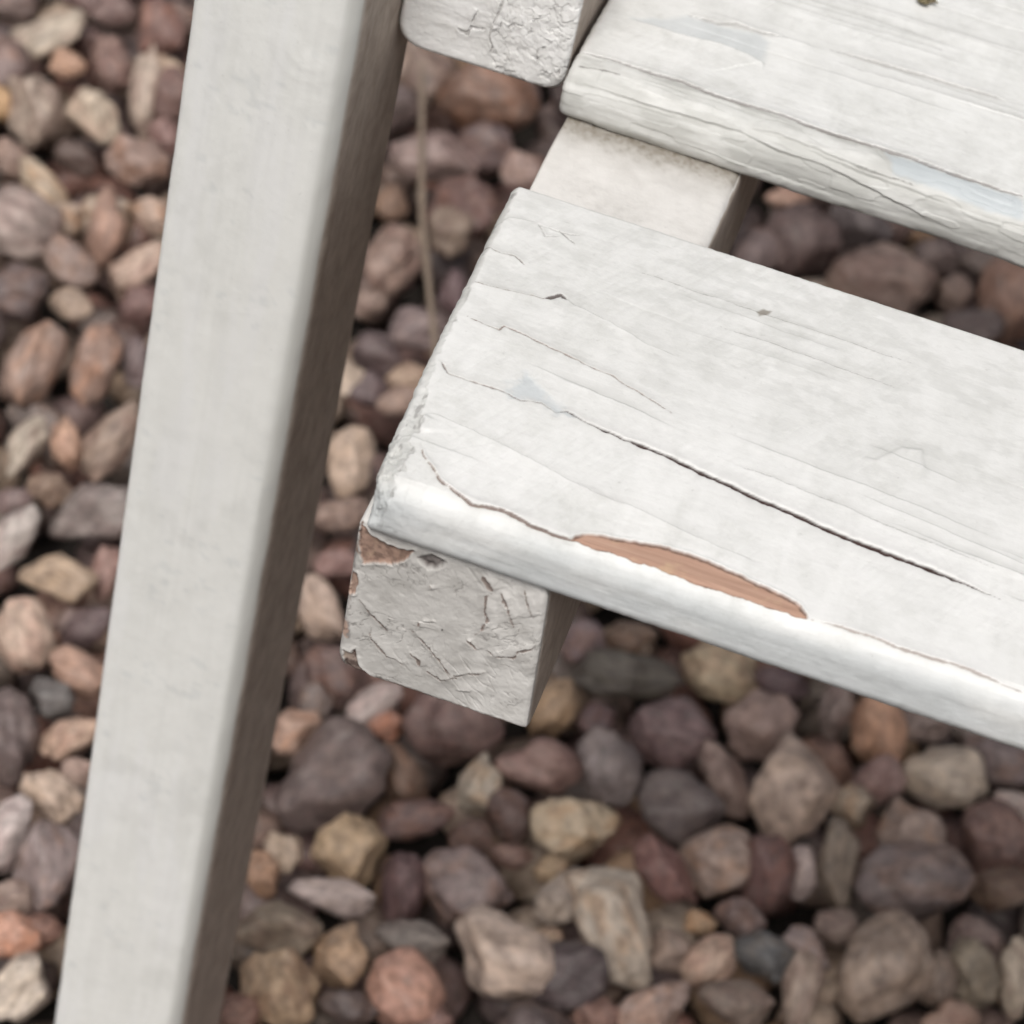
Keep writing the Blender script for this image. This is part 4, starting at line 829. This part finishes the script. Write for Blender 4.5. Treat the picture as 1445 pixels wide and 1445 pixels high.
def second_colour(c, r):
    c = lin(c); k = r.random()
    if k < 0.45: return c * np.array([0.80, 0.74, 0.74])
    if k < 0.75: return c * np.array([1.12, 1.10, 1.06])
    return c * np.array([1.08, 0.95, 0.84])
SPECIAL = {}
for k, r in enumerate(PEBBLES):
    for col_, txt in (((195, 145, 112), 'orange pebble half hidden below the front slat'), ((135, 92, 88), 'dull red angular pebble'), ((205, 180, 165), 'large pale pinkish white lumpy pebble'), ((165, 120, 104), 'round salmon coloured pebble'), ((182, 164, 135), 'yellowish faceted pebble'), ((100, 105, 112), 'bluish grey pebble')):
        if tuple(r[9:12]) == col_: SPECIAL[k] = txt
base_mesh = {}
for kind, L_ in (('r', ROUND), ('a', ANG)):
    for i, P in enumerate(L_): base_mesh[(kind, i)] = tri_mesh("pebble", P, F3, M_STONE)
order = sorted(single)
for i in order:
    pos, ax, e, c, ang, tr = stones[i]
    o = bpy.data.objects.new("pebble", base_mesh[('a' if ang else 'r', int(rng.integers(12)))])
    COL.objects.link(o)
    fl = Matrix.Rotation(math.pi * int(rng.integers(2)), 3, 'Z')
    o.matrix_world = Matrix.Translation(Vector(pos * MM)) @ (e @ fl).to_4x4() @ Matrix.Diagonal((*(ax * MM), 1))
    lc = stone_albedo(lin(c))
    o.color = (*lc, 1.0)
    sc2 = stone_albedo(second_colour(c, rng))
    o["second_colour"] = [float(q) for q in sc2]
    o.parent = bed
    if i in SPECIAL: o["label"] = SPECIAL[i]
# everything else: one mass of stones
VV, FF, CC, b0 = [], [], [], 0
R2_ = [stone_shape(D2, 300 + i, i % 3 == 0) for i in range(16)]
D1, F1 = ico(2); R1_ = [stone_shape(D1, 400 + i, i % 3 == 0) for i in range(16)]
for i, s in enumerate(stones):
    if i in single: continue
    pos, ax, e, c, ang, tr = s
    low_ = i >= n_top                               # hidden lower layer: coarser stones
    P = (R1_ if low_ else R2_)[int(rng.integers(16))] * ax
    P = P @ np.array(e).T + pos
    VV.append(P); FF.append((F1 if low_ else F2) + b0); b0 += len(P)
    CC.append(np.repeat(stone_albedo(lin(c))[None, :], len(P), 0))
VV = np.concatenate(VV) * MM; FF = np.concatenate(FF); CC = np.concatenate(CC)
me = bpy.data.meshes.new("pebble_fill")
me.vertices.add(len(VV)); me.vertices.foreach_set("co", VV.astype(np.float32).reshape(-1))
me.loops.add(len(FF) * 3); me.loops.foreach_set("vertex_index", FF.astype(np.int32).reshape(-1))
me.polygons.add(len(FF)); me.polygons.foreach_set("loop_start", (np.arange(len(FF)) * 3).astype(np.int32))
me.update(calc_edges=True); me.polygons.foreach_set("use_smooth", np.ones(len(FF), bool))
at = me.attributes.new("tone", 'FLOAT_COLOR', 'POINT'); at.data.foreach_set("color", np.concatenate([CC, np.ones((len(CC), 1))], 1).astype(np.float32).reshape(-1))
fill = link("pebble_fill", me, M_STONE_FILL, bed); fill["kind"] = "stuff"
print("stones", len(stones), "single", len(single), "fill tris", len(FF))

# ------------------------------------------------------------------ small things
def tube(name, pts, radii, mat, seg=10):
    P = np.array(pts, float); V = []
    for i in range(len(P)):
        t = P[min(i + 1, len(P) - 1)] - P[max(i - 1, 0)]; t /= np.linalg.norm(t)
        a = np.cross(t, [0, 0, 1.0]); a /= np.linalg.norm(a); b = np.cross(a, t)
        for k in range(seg):
            q = 2 * math.pi * k / seg; V.append(P[i] + radii[i] * (a * math.cos(q) + b * math.sin(q)))
    n = len(P)
    return make_mesh(name, V, grid_faces(n, seg, True), [list(range(seg))[::-1], [(n - 1) * seg + k for k in range(seg)]])
def plain_mat(name, c1, c2, scale, rough=0.7):
    mt = bpy.data.materials.new(name); mt.use_nodes = True; nt = mt.node_tree; b = nt.nodes["Principled BSDF"]
    v = nt.nodes.new("ShaderNodeTexCoord").outputs["Object"]
    nt.links.new(mixc(nt, noise(nt, v, scale, 4, 0.6), c1, c2), b.inputs["Base Color"]); b.inputs["Roughness"].default_value = rough
    return mt
M_STRAW = plain_mat("dry_straw", (0.18, 0.135, 0.10), (0.30, 0.23, 0.175), 120)
SP = np.array(STALK); tt = np.linspace(0, 1, 40); ts = np.linspace(0, 1, len(SP))
SPf = np.stack([np.interp(tt, ts, SP[:, k]) for k in range(3)], 1); SPf[:, 2] += 2 * np.sin(tt * 9); SPf[:, 0] += 1.2 * np.sin(tt * 6 + 1)
straw = link("dry_stalk", tube("dry_stalk", SPf, np.interp(tt, [0, .5, 1], [1.3, 1.6, 1.2]) * (1 + 0.25 * (np.abs((tt * 4) % 1 - .5) < .04)), M_STRAW), M_STRAW)
straw["label"] = "thin dry brown grass stalk lying on the gravel between leg and seat"
straw["category"] = "stalk"

CR = np.array(CRUMB[0])
husk = bpy.data.objects.new("seed_husk", None); COL.objects.link(husk); husk.location = CR * MM
husk["label"] = "tiny olive brown seed husk lying on the upper seat slat"; husk["category"] = "husk"
M_HUSK = plain_mat("olive_husk", (0.06, 0.05, 0.025), (0.22, 0.18, 0.09), 900, 0.5); M_HUSKT = plain_mat("pale_husk", (0.40, 0.34, 0.22), (0.25, 0.19, 0.12), 900, 0.6)
hv = stone_shape(D2, 901, False)
h1 = link("seed", tri_mesh("seed", hv * np.array([1.7, 1.1, 0.9]) * MM, F2, M_HUSK), None, husk); h1.rotation_euler = (0, 0, -0.5); h1.location = (-0.0002, -0.0002, 0.0003)
h2 = link("husk_shell", tri_mesh("husk_shell", stone_shape(D2, 902, True) * np.array([1.5, 0.8, 0.6]) * MM, F2, M_HUSKT), None, husk); h2.rotation_euler = (0, 0, 0.4); h2.location = (0.0013, 0.0012, 0.0002)
h3 = link("stem", tube("stem", [(0, 0, 0.2), (1.2, 0.5, 0.6), (2.2, 0.6, 0.9), (3.2, 0.3, 0.4)], [0.35, 0.28, 0.25, 0.2], M_HUSK, 8), M_HUSK, husk)
